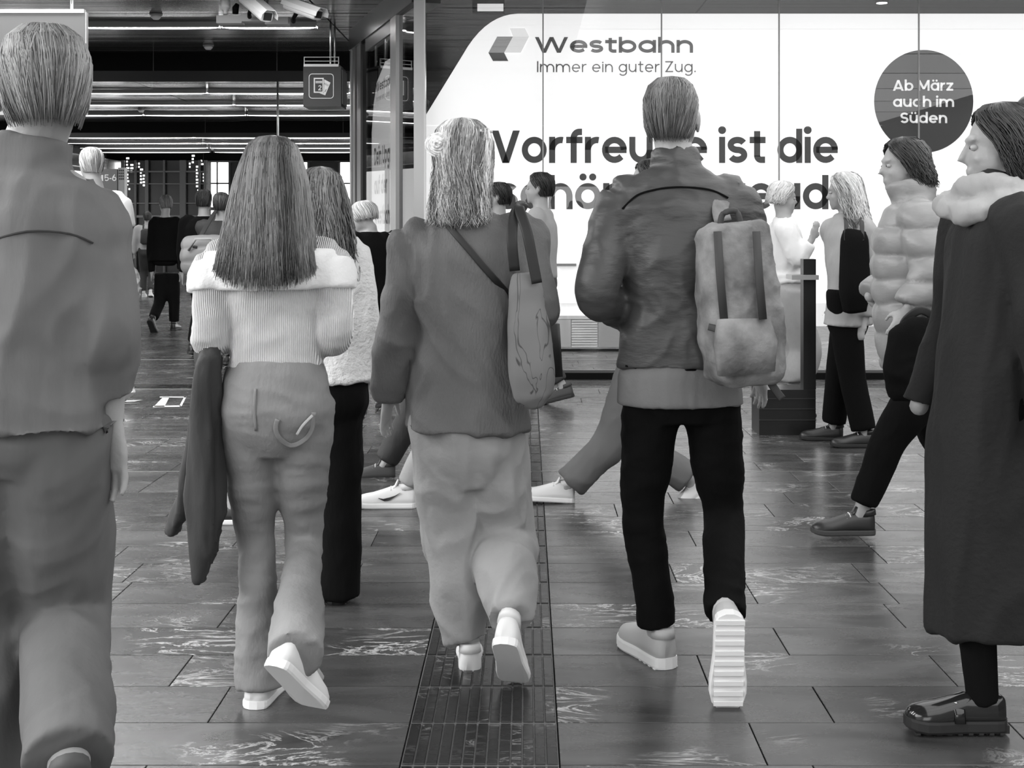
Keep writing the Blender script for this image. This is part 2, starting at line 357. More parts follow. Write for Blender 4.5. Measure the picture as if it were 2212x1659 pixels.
# ---- shoes
def shoe(root, J, k, style, m_up, m_sole, vox=None, L=None, name='shoe', label=None):
    an = J['an'+k]; d = J['foot'+k].normalized(); H = J['H']; L = L or 0.158 * H
    up = V3((0,0,1)); lat = d.cross(up); lat = J['r'].copy() if lat.length < 0.2 else lat.normalized(); u = lat.cross(d).normalized()
    heel = an - u * 0.052 * H * 0.98 - d * 0.045 * H * 0.8
    if heel.z < 0.001 and abs((heel+d*L).z) < 0.02: heel.z = 0.001
    o = J['base']; S = L / 0.28
    def P(s, x, z): return heel + d * (s * L) + lat * x * S + u * z * S - o
    chunky = style in ('chunky', 'loafer'); st = 0.034 if chunky else 0.024
    prof = [(0.0,0.012,0.070),(0.008,0.020,0.074),(0.022,0.028,0.080),(0.05,0.034,0.088),(0.12,0.037,0.092),(0.28,0.038,0.088),(0.42,0.038,0.080),(0.56,0.042,0.066),(0.70,0.047,0.054),(0.82,0.047,0.048),(0.92,0.040,0.040),(0.975,0.028,0.030),(1.0,0.012,0.018)]
    if style == 'loafer': prof = [(s, x, z * (0.78 if s < 0.35 else (0.92 if s < 0.6 else 0.95))) for s, x, z in prof]
    mb = MB(); n = 12
    for (s, hw, ht) in prof:
        ring = []
        for i in range(n):
            th = math.pi * i / (n - 1); c, q = math.cos(th), math.sin(th)
            ring.append(P(s, hw * math.copysign(abs(c) ** 0.7, c), st * 0.6 + (ht + (st - 0.024)) * q ** 0.8))
        mb.v += [tuple(p) for p in ring]
    for i in range(len(prof) - 1):
        for q in range(n - 1): a = i*n+q; mb.f.append((a, a+n, a+n+1, a+1))
        mb.f.append((i*n+n-1, (i+1)*n+n-1, (i+1)*n, i*n))
    mb.f.append(tuple(range(n))); mb.f.append(tuple((len(prof)-1)*n + q for q in range(n-1, -1, -1)))
    if style != 'loafer':   # collar and tongue
        mb.loft([P(0.13,0,0.085), P(0.14,0,0.112 if style!='loafer' else 0.09)], [(0.036*S,0.044*S),(0.033*S,0.043*S)], side=lat, n=14)
        mb.loft([P(0.40,0,0.080), P(0.33,0,0.098), P(0.29,0,0.125)], [(0.022*S,0.008*S),(0.024*S,0.007*S),(0.024*S,0.005*S)], side=lat, n=10)
    else:
        mb.loft([P(0.60,0,0.062), P(0.42,0,0.083), P(0.36,0,0.094)], [(0.026*S,0.006*S),(0.030*S,0.007*S),(0.026*S,0.005*S)], side=lat, n=10)
    sh = mb.build(name, m_up, root, True)
    if label: sh['label'] = label
    # sole
    sb = MB(); out = [(s, x + 0.004) for s, x, z in prof]; out[0] = (-0.010, 0.012); out[-1] = (1.012, 0.014)
    lv = [(0.0, 0.93), (0.006, 1.0), (st * 0.8, 1.0), (st, 0.97)]
    ring_n = len(out) * 2
    for z, k2 in lv:
        for s, x in out:
            zz = z + (0.010 * max(0, (s - 0.8) / 0.2) ** 2 if z < 0.02 else 0.006 * max(0, (s-0.8)/0.2))
            sb.v.append(tuple(P(s, x * k2, zz)))
        for s, x in reversed(out):
            zz = z + (0.010 * max(0, (s - 0.8) / 0.2) ** 2 if z < 0.02 else 0.006 * max(0, (s-0.8)/0.2))
            sb.v.append(tuple(P(s, -x * k2, zz)))
    for j in range(len(lv) - 1):
        for i in range(ring_n):
            i2 = (i + 1) % ring_n; sb.f.append((j*ring_n+i, j*ring_n+i2, (j+1)*ring_n+i2, (j+1)*ring_n+i))
    sb.f.append(tuple(range(ring_n-1, -1, -1))); sb.f.append(tuple((len(lv)-1)*ring_n + i for i in range(ring_n)))
    if chunky:
        for i in range(9):
            s = 0.05 + i * 0.105
            sb.obox(P(s, -0.040, -0.004), d * 0.045 * L, lat * 0.080 * S, u * 0.006 * S)
    if style == 'loafer': sb.obox(P(-0.01, -0.030, -0.003), d * 0.27 * L, lat * 0.060 * S, u * 0.022 * S)
    sb.build('sole', m_sole, sh)
    if style in ('sneaker', 'chunky', 'canvas'):
        for i in range(5):
            s = 0.40 + i * 0.055; z = 0.093 - i * 0.0075 + (st - 0.024)
            lb = MB(); lb.loft([P(s, -0.027, z - 0.012), P(s+0.01, -0.012, z), P(s+0.012, 0.012, z), P(s, 0.027, z - 0.012)], [0.0035*S]*4, n=6)
            lb.build('lace', MATS['lace'], sh, True)
    if style == 'loafer':
        bb = MB(); bb.loft([P(0.50,-0.046,0.03), P(0.50,-0.036,0.066), P(0.50,0,0.080), P(0.50,0.036,0.066), P(0.50,0.046,0.03)], [(0.016*S,0.003*S)]*5, side=d, n=8)
        bb.build('saddle_strap', m_up, sh, True)
        cb = MB()
        for i in range(5):
            x = -0.022 + i * 0.011
            pts = [P(0.52 + 0.018*math.cos(a), x + 0.008*math.sin(a), 0.083) for a in [q * math.pi/4 for q in range(9)]]
            cb.loft(pts, [0.0022*S]*9, n=6)
        cb.build('metal_buckle', MATS['chrome'], sh, True)
    return sh, P
mat('lace', 0.7, 0.7); mat('chrome', 0.85, 0.12, 1.0)
BODY = [(-0.12,0.10,0.08),(0.0,0.135,0.090),(0.18,0.130,0.090),(0.38,0.108,0.080),(0.62,0.125,0.092),(0.82,0.140,0.088),(0.92,0.115,0.075),(0.99,0.062,0.060)]
def person(label, J, top=None, bottom=None, under=None, coat=None, hair=None, shoes=None, vox=0.009, skin=None, hands=('L','R'), eyes=True, bald=False, extra=None):
    skin = skin or SKIN; H = J['H']; k = H / 1.75; s = J.get('w', 1.0) * k
    root = empty('person', J['base'], label, 'person'); out = dict(root=root, J=J)
    mb = MB(); torso(mb, J, [(t, rx*s*0.98, ry*k) for t, rx, ry in BODY])
    M = head_matrix(J); head_shape(mb, M)
    nk = J['neck']; mb.loft([nk - V3((0,0,0.03)), nk + V3((0,0,0.03)), M @ V3((0,-0.01,-0.05)), M @ V3((0,-0.01,0.0))], [(0.068*k,0.062*k),(0.056*k,0.058*k),(0.054*k,0.060*k),(0.055*k,0.06*k)], side=J['r'], n=16)
    for q in ('L', 'R'):
        chain(mb, [J['sh'+q] + (nk - J['sh'+q]) * 0.45 - V3((0,0,0.03)), J['sh'+q] - V3((0,0,0.008)), J['sh'+q].lerp(J['el'+q], 0.5), J['el'+q], J['el'+q].lerp(J['wr'+q], 0.35), J['wr'+q]],
              [0.040*k, 0.046*k, 0.043*k, 0.038*k, 0.038*k, 0.026*k])
        d = (J['wr'+q] - J['el'+q]).normalized(); hd = J.get('hd'+q, d)
        sg = 1 if q == 'L' else -1
        lat = J.get('thumb'+q, J['f'] * 1.0 + J['r'] * 0.25 * sg); nrm = J['r'] * sg
        if q in hands: hand(mb, J['wr'+q] + d*0.01, hd, lat, nrm, s=0.98*k)
        else: mb.ell(Matrix.Translation(J['wr'+q]), (0,0,0), (0.03,0.03,0.03), 8, 6)
        hp, kn, an = J['hip'+q], J['kn'+q], J['an'+q]
        chain(mb, [hp + V3((0,0,0.05)), hp, hp.lerp(kn, 0.5), kn, kn.lerp(an, 0.35), an], [0.070*k, 0.070*k, 0.058*k, 0.042*k, 0.046*k, 0.034*k])
        fd = J['foot'+q]; mb.loft([an, an - V3((0,0,0.03*k)) + fd * 0.03, an - V3((0,0,0.035*k)) + fd * 0.11], [(0.032*k,0.034*k),(0.030*k,0.03*k),(0.028*k,0.018*k)], side=J['r'], n=10)
    off(J, mb); me = fuse(mb, vox * (0.62 if vox < 0.011 else 0.9), 2); link('body', me, skin, root, True)
    if eyes:
        for sg in (-1, 1):
            e = MB(); e.ell(M, (sg*0.030, 0.076, 0.004), (0.0125, 0.012, 0.0095), 12, 8); off(J, e); eo = e.build('eye', EYE, root, True)
            e = MB(); e.ell(M, (sg*0.030, 0.086, 0.004), (0.0050, 0.003, 0.0050), 8, 6); off(J, e); e.build('iris', IRIS, eo, True)
    def garment(g, key):
        mb = MB()
        if 'torso' in g: torso(mb, J, [tuple([e[0], e[1]*s, e[2]*k]) + tuple(e[3:]) for e in g['torso']], power=g.get('power', 2.3))
        if 'sleeve' in g:
            for q in ('L', 'R'):
                r0, r1, r2, te = g['sleeve'][:4]; te = g.get('te'+q, te)
                A, E, Wr = J['sh'+q], J['el'+q], J['wr'+q]
                endp = E.lerp(Wr, te) if te >= 0 else A.lerp(E, 1 + te)
                root_s = A + (J['neck'] - A) * 0.40 - V3((0, 0, 0.045*k))
                if te >= 0: chain(mb, [root_s, A - V3((0,0,0.012)), A.lerp(E, 0.5), E, E.lerp(endp, 0.5), endp], [r0*0.85*k, r0*0.93*k, (r0*0.45+r1*0.55)*k, r1*k, (r1+r2)/2*k, r2*k], sub=5, n=16)
                else: chain(mb, [root_s, A - V3((0,0,0.012)), endp], [r0*k, r0*k, r2*k], sub=5)
        if 'collar' in g:
            z0, z1, rc, up_ = g['collar']; c = J['neck']
            hd = (M.translation - c).normalized()
            mb.loft([c + hd*z0, c + hd*z1], [(rc*1.05*k, rc*k), (rc*k*up_, rc*k*up_)], side=J['r'], n=20)
        if 'leg' in g:
            for q in ('L', 'R'):
                P = [J['hip'+q] + V3((0,0,0.06)), J['hip'+q]]; hp, kn, an = J['hip'+q], J['kn'+q], J['an'+q]; rr = [g['leg'][0][1]*k, g['leg'][0][1]*k]
                for sgm, r_ in g['leg'][1:]:
                    P.append(hp.lerp(kn, sgm) if sgm <= 1 else kn.lerp(an, sgm - 1)); rr.append(r_*k if not isinstance(r_, tuple) else (r_[0]*k, r_[1]*k))
                if 'kick'+q in g: P[-1] = P[-1] + g['kick'+q]
                chain(mb, P, rr, sub=4, n=18, side=J['r'])
        if 'more' in g: g['more'](mb, J)
        off(J, mb)
        v = vox * g.get('vs', 1.0); me = fuse(mb, v, g.get('smooth', 4), g.get('fold'))
        o = link(g['name'], me, g['mat'], root, True)
        if 'label' in g: o['label'] = g['label']
        out[key] = o; return o
    for key, g in (('bottom', bottom), ('under', under), ('top', top), ('coat', coat)):
        if g: garment(g, key)
    if hair: out['hair'] = hair_obj(J, root, M, **hair)
    if shoes:
        out['shoes'] = [shoe(root, J, q, **shoes) for q in ('L', 'R')]
    return out
def world_bvh(o, org):
    me = o.data; vs = [v.co + org for v in me.vertices]; return BVHTree.FromPolygons(vs, [p.vertices[:] for p in me.polygons])
def on_surface(bvh, x, y, lift=0.006):
    """the point of a garment seen at an image column and row, lifted off the cloth"""
    o = V3((0, 0, HC)); d = (px(x, y, 5) - o).normalized(); hit = bvh.ray_cast(o, d)
    if hit[0] is None: return None
    n = hit[1]; n = n if n.dot(d) < 0 else -n
    return hit[0] + n * lift
def ribbon(name, pts, wd, th, m, parent, org, facing=V3((0,-1,0)), label=None):
    mb = MB(); P, Q = catmull([p - org for p in pts], [(wd, th)] * len(pts), 4)
    sides = []
    for i in range(len(P)):
        t = (P[min(i+1, len(P)-1)] - P[max(i-1, 0)]).normalized(); sides.append(t.cross(facing).normalized())
    mb.loft(P, Q, sides=sides, n=10, power=4); o = mb.build(name, m, parent, True)
    if label: o['label'] = label
    return o
# ------------------------------------------------ stroke lettering
def arc(cx, cy, rx, ry, a0, a1, n=22):
    return [(cx + rx*math.cos(R(a0 + (a1-a0)*i/n)), cy + ry*math.sin(R(a0 + (a1-a0)*i/n))) for i in range(n+1)]
def glyph(ch, w, xh, cap, asc, k):
    """strokes as centre lines; k widens the letters. returns strokes, parallelograms, dots, advance"""
    h = w/2; r = (xh - w)/2; rx = r * k; cy = xh/2; cx = h + rx; S, D, O = [], [], []; adv = 2*rx + w
    def stem(x, y0, y1): S.append([(x, y0), (x, y1)])
    if ch in 'öäü':
        b = {'ö':'o','ä':'a','ü':'u'}[ch]; s, d, o, adv = glyph(b, w, xh, cap, asc, k)
        o = o + [(adv/2 - r*0.5, xh + w*0.95, w*0.56), (adv/2 + r*0.5, xh + w*0.95, w*0.56)]; return s, d, o, adv
    if ch == 'Ü':
        s, d, o, adv = glyph('U', w, xh, cap, asc, k); return s, d, o + [(adv*0.3, cap+w, w*0.55), (adv*0.7, cap+w, w*0.55)], adv
    if ch == 'o': S.append(arc(cx, cy, rx, r, 0, 360, 36))
    elif ch in 'abdgpq':
        S.append(arc(cx, cy, rx, r, 0, 360, 36)); x = {'a': cx+rx, 'd': cx+rx, 'g': cx+rx, 'q': cx+rx, 'b': h, 'p': h}[ch]
        if ch == 'a': stem(x, 0, xh)
        if ch in 'bd': stem(x, 0, asc)
        if ch in 'pq': stem(x, -0.2, xh)
        if ch == 'g': S.append([(x, xh), (x, 0.02)] + arc(cx, 0.0, rx, r*0.85, 0, -150))
    elif ch == 'e': S.append(arc(cx, cy, rx, r, 0, 318)); S.append([(cx-rx, cy), (cx+rx+h*0.9, cy)])
    elif ch == 'c': S.append(arc(cx, cy, rx, r, 48, 312))
    elif ch == 's':
        q = (xh - w)/4; qx = q*1.45*k; c = h + qx; adv = 2*qx + w
        S.append(arc(c, xh-h-q, qx, q, 25, 265) + arc(c, h+q, qx, q, 85, -155))
    elif ch == 'r': stem(h, 0, xh); S.append(arc(h + r*0.95*k, xh-h-r, r*0.95*k, r, 180, 78)); adv = w + r*0.92*k
    elif ch in 'nhm':
        stem(h, 0, asc if ch == 'h' else xh); a = r*0.92*k
        S.append(arc(h+a, xh-h-r, a, r, 180, 0) + [(h+2*a, 0)]); adv = w + 2*a
        if ch == 'm': S.append(arc(h+3*a, xh-h-r, a, r, 180, 0) + [(h+4*a, 0)]); adv = w + 4*a
    elif ch == 'u':
        a = r*0.92*k; S.append([(h, xh)] + arc(h+a, h+r, a, r, 180, 360)); stem(h+2*a, 0, xh); adv = w + 2*a
    elif ch == 'i': stem(h, 0, xh); O.append((h, xh + w*1.05, w*0.62)); adv = w
    elif ch == 'l': stem(h, 0, asc); adv = w
    elif ch == 'f':
        x = h + 0.1*k; S.append([(x, 0), (x, asc-h-0.13)] + arc(x+0.13*k, asc-h-0.13, 0.13*k, 0.13, 180, 90)+[(x+0.19*k, asc-h)]); S.append([(0, xh-h), (x+0.2*k, xh-h)]); adv = x+0.2*k
    elif ch == 't': 
        x = h + 0.1*k; S.append([(x, asc*0.93), (x, h+0.07)] + arc(x+0.09*k, h+0.09, 0.09*k, 0.09, 180, 270) + [(x+0.18*k, h)]); S.append([(0, xh-h), (x+0.19*k, xh-h)]); adv = x+0.19*k
    elif ch == 'k': stem(h, 0, asc); D.append((h*1.2, xh*0.38, xh*0.75*k, xh, w*1.3)); D.append((xh*0.3, xh*0.55, xh*0.82*k, 0, w*1.25)); adv = xh*0.9*k
    elif ch == 'z': S.append([(0, xh-h), (0.42*k, xh-h)]); S.append([(0, h), (0.42*k, h)]); D.append((0.07, w*0.5, 0.42*k-0.07, xh-w*0.5, w*1.3)); adv = 0.42*k
    elif ch == 'Z': S.append([(0, cap-h), (0.5*k, cap-h)]); S.append([(0, h), (0.5*k, h)]); D.append((0.06, w*0.5, 0.5*k-0.06, cap-w*0.5, w*1.3)); adv = 0.5*k
    elif ch == 'F': stem(h, 0, cap); S.append([(0, cap-h), (0.42*k, cap-h)]); S.append([(0, cap*0.5), (0.38*k, cap*0.5)]); adv = 0.42*k
    elif ch == 'V': a = 0.31*k; D.append((a, 0, h, cap, w*1.12)); D.append((a, 0, 2*a-h, cap, w*1.12)); adv = 2*a
    elif ch == 'W':
        a = 0.215*k
        for x0, x1 in ((a, 0), (a, 2*a), (3*a, 2*a), (3*a, 4*a)): D.append((x0+h, 0, x1+h, cap, w*1.15))
        adv = 4*a + w
    elif ch == 'A': a = 0.33*k; D.append((h, 0, a, cap, w*1.12)); D.append((2*a-h, 0, a, cap, w*1.12)); S.append([(a*0.5, cap*0.24), (a*1.5, cap*0.24)]); adv = 2*a
    elif ch == 'M': a = 0.36*k; stem(h, 0, cap); stem(2*a-h, 0, cap); D.append((a, cap*0.15, h, cap, w*1.15)); D.append((a, cap*0.15, 2*a-h, cap, w*1.15)); adv = 2*a
    elif ch == 'S':
        q = (cap - w)/4; qx = q*1.25*k; c = h + qx; adv = 2*qx + w
        S.append(arc(c, cap-h-q, qx, q, 20, 268) + arc(c, h+q, qx, q, 88, -160))
    elif ch == 'I': stem(h, 0, cap); adv = w
    elif ch == 'U': a = 0.22*k; S.append([(h, cap)] + arc(h+a, h+a, a, a, 180, 360) + [(h+2*a, cap)]); adv = 2*a + w
    elif ch == 'D': q = (cap-w)/2; S.append([(h+0.14*k, cap-h), (h, cap-h), (h, h), (h+0.14*k, h)] + arc(h+0.14*k, cap/2, q, q, -90, 90)); adv = w + 0.14*k + q
    elif ch == 'T': stem(0.24*k, 0, cap); S.append([(0, cap-h), (0.48*k, cap-h)]); adv = 0.48*k
    elif ch == '1': stem(0.2, 0, cap); D.append((0.05, cap*0.76, 0.2, cap*0.96, w)); adv = 0.3
    elif ch == '2': q = 0.17; S.append(arc(h+q, cap-h-q, q, q, 165, -25)); D.append((h, h, h+2*q-0.03, cap-h-q-0.07, w*1.25)); S.append([(0, h), (2*q+w, h)]); adv = 2*q+w
    elif ch == '5': q = 0.18; S.append([(2*q+0.06, cap-h), (h+0.03, cap-h), (h, h+q*1.2)]); S.append(arc(h+q, h+q, q, q, 130, -150)); adv = 2*q+w
    elif ch == '6': q = 0.18; S.append(arc(h+q, h+q, q, q, 0, 360)); S.append([(h, h+q), (h+0.04, cap*0.62), (h+q*1.3, cap)]); adv = 2*q+w
    elif ch == '-': S.append([(0, xh/2), (0.22, xh/2)]); adv = 0.22
    elif ch == '.': O.append((w*0.6, w*0.6, w*0.62)); adv = w*1.2
    elif ch == ' ': adv = 0.16
    return S, D, O, adv
def lettering(text, origin, ux, uz, m, parent, name='lettering', height=1.0, w=0.1, xh=0.53, cap=0.7, asc=0.74, k=1.0, gap=0.07, fit=None, base=None, label=None):
    """origin = left end of the baseline; height = cap height in metres"""
    mb = MB(); ux, uz = V3(ux), V3(uz); sc_ = height / cap; vs, fs = [], []
    items = []; x = 0
    for ch in text:
        S, D, O, a = glyph(ch, w, xh, cap, asc, k); items.append((x, S, D, O)); x += a + gap
    tot = x - gap; fx = fit / (tot * sc_) if fit else 1.0
    def P(px_, py_): return V3(origin) + ux * (px_ * sc_ * fx) + uz * (py_ * sc_)
    for x0, S, D, O in items:
        for s in S:
            m_ = len(s); L = []
            for i in range(m_):
                a = V3((*s[max(i-1,0)], 0)); b = V3((*s[min(i+1,m_-1)], 0)); 
                closed = (V3((*s[0],0)) - V3((*s[-1],0))).length < 1e-6 and m_ > 3
                if closed and i in (0, m_-1): a, b = V3((*s[-2],0)), V3((*s[1],0))
                t = (b - a).normalized(); nrm = V3((-t.y, t.x, 0))
                mit = 1.0
                if 0 < i < m_-1:
                    t1 = (V3((*s[i],0)) - a).normalized(); c = max(0.6, t1.dot(t)); mit = 1 / c
                L.append((s[i][0]+nrm.x*w/2*mit, s[i][1]+nrm.y*w/2*mit, s[i][0]-nrm.x*w/2*mit, s[i][1]-nrm.y*w/2*mit))
            n0 = len(mb.v)
            for l in L: mb.v.append(tuple(P(x0+l[0], l[1]))); mb.v.append(tuple(P(x0+l[2], l[3])))
            for i in range(m_-1): mb.f.append((n0+2*i, n0+2*i+1, n0+2*i+3, n0+2*i+2))
        for xa, ya, xb, yb, ww in D:
            mb.add([P(x0+xa-ww/2, ya), P(x0+xa+ww/2, ya), P(x0+xb+ww/2, yb), P(x0+xb-ww/2, yb)], [(0,1,2,3)])
        for ox, oy, rr in O:
            n0 = len(mb.v); mb.v += [tuple(P(x0+ox+rr*math.cos(q*math.pi/8)/ (fx if fit else 1), oy+rr*math.sin(q*math.pi/8))) for q in range(16)]; mb.f.append(tuple(range(n0, n0+16)))
    if base: b0 = V3(base); mb.v = [tuple(V3(v) - b0) for v in mb.v]
    o = mb.build(name, m, parent)
    if label: o['label'] = label
    return o
# ------------------------------------------------ floor
STONE = stone_mat('serpentine_stone', 0.055, 0.46)
DARKSTONE = stone_mat('black_polished_stone', 0.007, 0.30, rough=0.22, scale=1.3, vamt=0.6)
GROUT = mat('grout', 0.03, 0.8); METAL = mat('brushed_metal', 0.55, 0.3, 1.0); GROOVE = mat('groove_stone', 0.15, 0.7)
fb = MB(); fb.box((-16, -6, -0.06), (10, 60, -0.012)); floor = struct('floor', fb, GROUT)
Y0, PIT = 3.75, 0.296
SX0, SX1 = -0.327, 0.085
rows = {}
def tile(x0, x1, y0, y1, name='stone_tile', z=0.0, g=0.0018, m=None, parent=None, ch=0.0012):
    mb = MB(); a, b, c, d = x0+g, x1-g, y0+g, y1-g
    mb.add([(a,c,-0.012),(b,c,-0.012),(b,d,-0.012),(a,d,-0.012),(a,c,z-ch),(b,c,z-ch),(b,d,z-ch),(a,d,z-ch),(a+ch,c+ch,z),(b-ch,c+ch,z),(b-ch,d-ch,z),(a+ch,d-ch,z)],
           [(0,1,5,4),(1,2,6,5),(2,3,7,6),(3,0,4,7),(4,5,9,8),(5,6,10,9),(6,7,11,10),(7,4,8,11),(8,9,10,11)])
    return mb.build(name, m or STONE, parent or floor)
rt = random.Random(5)
first = {0: ([-0.892], [0.86, 1.60]), -1: ([-0.30-0.327-0.55], [0.62, 1.345]), 1: ([-1.079], [0.55, 1.3]), 2: ([-1.649], [0.85, 1.5]), 3: ([-1.07], [0.47, 1.31]), 4: ([-1.537], [0.85, 1.37])}
ntile = 0
for i in range(-2, 25):
    y0 = Y0 + i * PIT; y1 = y0 + PIT; lim = 0.40 * y1 + 0.15
    L, Rr = first.get(i, (None, None))
    xs = [SX0] + (list(L) if L else [SX0 - rt.choice((0.35, 0.5, 0.65, 0.8))])
    while xs[-1] > -lim: xs.append(xs[-1] - rt.choice((0.6, 0.75, 0.9)))
    for a, b in zip(xs, xs[1:]): tile(b, a, y0, y1); ntile += 1
    lend = xs[-1]
    xs = [SX1] + (list(Rr) if Rr else [SX1 + rt.choice((0.35, 0.5, 0.65, 0.8))])
    while xs[-1] < lim: xs.append(xs[-1] + rt.choice((0.6, 0.75, 0.9)))
    for a, b in zip(xs, xs[1:]): tile(a, b, y0, y1); ntile += 1
    rows[i] = (lend, xs[-1])
YF = Y0 + 25 * PIT
# the rest of the paving, too small in the picture to pick apart: joined
mb = MB()
def q4(x0, x1, y0, y1, g=0.002):
    mb.box((x0+g, y0+g, -0.012), (x1-g, y1-g, 0.0))
y = YF
while y < 46:
    if 11.48 < y + PIT * 0.5 < 11.8: y = 11.80
    y1 = min(y + PIT, 46); y1 = 11.48 if y < 11.48 < y1 + 0.1 else y1
    x = -14.0 - rt.random()*0.7
    while x < 7.5: wd = rt.choice((0.6, 0.75, 0.9)); q4(x, x + wd, y, y1); x += wd
    y = y1
mb2 = mb.build('far_paving', STONE, floor); mb2['kind'] = 'stuff'
mb = MB()
for i in range(-30, 25):      # behind and beside the camera's view
    y0 = Y0 + i * PIT; lim = rows.get(i, None)
    if lim is None: 
        for k in range(-16, 10): mb.box((k*0.8+0.002, y0+0.002, -0.012), (k*0.8+0.798, y0+PIT-0.002, 0))
    else:
        for k in range(15):
            if lim[0]-k*0.8 > -13.5: mb.box((lim[0]-k*0.8-0.798, y0+0.002, -0.012), (lim[0]-k*0.8-0.002, y0+PIT-0.002, 0))
            if lim[1]+k*0.8 < 8: mb.box((lim[1]+k*0.8+0.002, y0+0.002, -0.012), (lim[1]+k*0.8+0.798, y0+PIT-0.002, 0))
sp = mb.build('side_paving', STONE, floor); sp['kind'] = 'stuff'
# tactile guide strip: polished bars on paler grooves, framed by flat edge bars
for i in range(-2, 25):
    y0 = Y0 + i * PIT; y1 = y0 + PIT
    pb = MB(); pb.box((SX0+0.002, y0+0.003, -0.012), (SX1-0.002, y1-0.003, -0.0035)); pl = pb.build('tactile_tile', GROOVE, floor)
    nb = 13 if i < 12 else 7
    wv = (SX1 - SX0 - 0.006) / nb
    proto = None
    for k in range(nb):
        a = SX0 + 0.003 + k * wv; g = 0.0022 if k % 2 else 0.0016
        if proto is None or True:
            bb = MB(); c = 0.0015
            x0_, x1_, ya, yb, z = a+g, a+wv-g, y0+0.008, y1-0.008, 0.0012
            bb.add([(x0_,ya,-0.0035),(x1_,ya,-0.0035),(x1_,yb,-0.0035),(x0_,yb,-0.0035),(x0_+c,ya+c,z),(x1_-c,ya+c,z),(x1_-c,yb-c,z),(x0_+c,yb-c,z)],
                   [(0,1,5,4),(1,2,6,5),(2,3,7,6),(3,0,4,7),(4,5,6,7)])
            bb.build('rib', DARKSTONE, pl)
# thin metal joints and the dark threshold across the hall
mb = MB(); mb.box((-12, 7.60, -0.01), (7.5, 7.612, 0.0012)); struct('trim_1', mb, METAL)
mb = MB(); mb.box((-12, 14.0, -0.01), (7.5, 14.03, 0.0012)); struct('trim_2', mb, METAL)
mb = MB(); mb.box((-12, 11.50, -0.01), (7.5, 11.80, 0.0008)); tr = struct('trim_3', mb, DARKSTONE)
mb = MB(); mb.box((-12, 11.46, -0.01), (7.5, 11.485, 0.002)); struct('trim_4', mb, METAL)
# floor marking
WHITEP = mat('white_paint', 0.8, 0.6)
fm = empty('floor_marking', px(275, 868, 10.6).to_2d().to_3d(), 'white painted pictogram and outlined box on the floor beside a white sneaker', 'floor marking')
def flo(x, y): Y = HC * FP / (y - HZ); return V3(((x - VX)/FP*Y, Y, 0.001)) - fm.location
mb = MB(); 
def fquad(*p): mb.add([flo(*q) + V3((0,0,0.0005)) for q in p], [tuple(range(len(p)))])
fquad((345,857),(402,857),(402,859),(345,859)); fquad((398,857),(403,857),(392,878),(387,878)); fquad((332,877),(392,876),(388,879),(330,880))
mb.build('outline', WHITEP, fm)
mb = MB(); fquad((352,858),(366,858),(355,879),(332,879)); fquad((266,865),(308,864),(290,868),(268,869)); fquad((268,871),(304,871),(268,873)); mb.build('symbol', WHITEP, fm)
mb = MB(); c = flo(175, 868)
pts = [c + V3((0.16*math.cos(a)*1.0, 0.42*math.sin(a), 0)) for a in [q*math.pi/12 for q in range(25)]]
for a, b in zip(pts, pts[1:]): mb.add([a, b, c + (b-c)*0.9, c + (a-c)*0.9], [(0,1,2,3)])
mb.add([c + V3((-0.07,-0.3,0)), c+V3((0.05,-0.3,0)), c+V3((0.13,0.25,0)), c+V3((0.0,0.3,0))], [(0,1,2,3)])
mb.build('ring', WHITEP, fm)

# ------------------------------------------------ ceiling, beams, tubes
CEILM = mat('ceiling_metal', 0.10, 0.20, 0.6, bump=0.25, bscale=(0.6, 9, 1)); BLACK = mat('black_matte', 0.004, 0.7, spec=0.1); DARK = mat('dark_metal', 0.06, 0.35, 0.6)
cb = MB(); cb.box((-16, -6, CEIL+0.03), (10, 47, CEIL+0.12)); ceiling = struct('ceiling', cb, DARK)
sb = MB(); y = -5.8
rc = random.Random(3)
while y < 46:
    for xa, xb in ((-14, -10.2), (-10.18, -6.2), (-6.18, -2.2), (-2.18, 1.8), (1.82, 5.8), (5.82, 9)):
        t = rc.uniform(-0.004, 0.004); dz = rc.uniform(0, 0.003)
        sb.add([(xa,y,CEIL+dz),(xb,y,CEIL+dz+t*0.3),(xb,y+0.185,CEIL+dz+t),(xa,y+0.185,CEIL+dz+t),(xa,y,CEIL+0.03),(xb,y,CEIL+0.03),(xb,y+0.185,CEIL+0.03),(xa,y+0.185,CEIL+0.03)],
               [(0,1,2,3),(0,4,5,1),(1,5,6,2),(2,6,7,3),(3,7,4,0)])
    y += 0.20
so_ = sb.build('ceiling_slat', CEILM, ceiling); so_['kind'] = 'stuff'
for i, (ya, yb) in enumerate(((17.6, 18.9), (29.2, 30.6), (41.5, 42.6))):
    b = MB(); b.box((-14, ya, 3.43), (-0.2 if ya > 15 else 8, yb, CEIL+0.03)); bo = struct('trim_%d' % (5+i), b, BLACK)
    for x in np.arange(-13, -1, 1.62 if i == 0 else 3.0):
        s2 = MB(); s2.box((x, ya-0.004, 3.43), (x+0.008, ya, CEIL)); s2.build('joint', DARK, bo)
TUBE = mat('tube_glow', 1.0, 0.5, emit=3.0); CAPM = mat('tube_cap', 0.25, 0.4, 0.5)
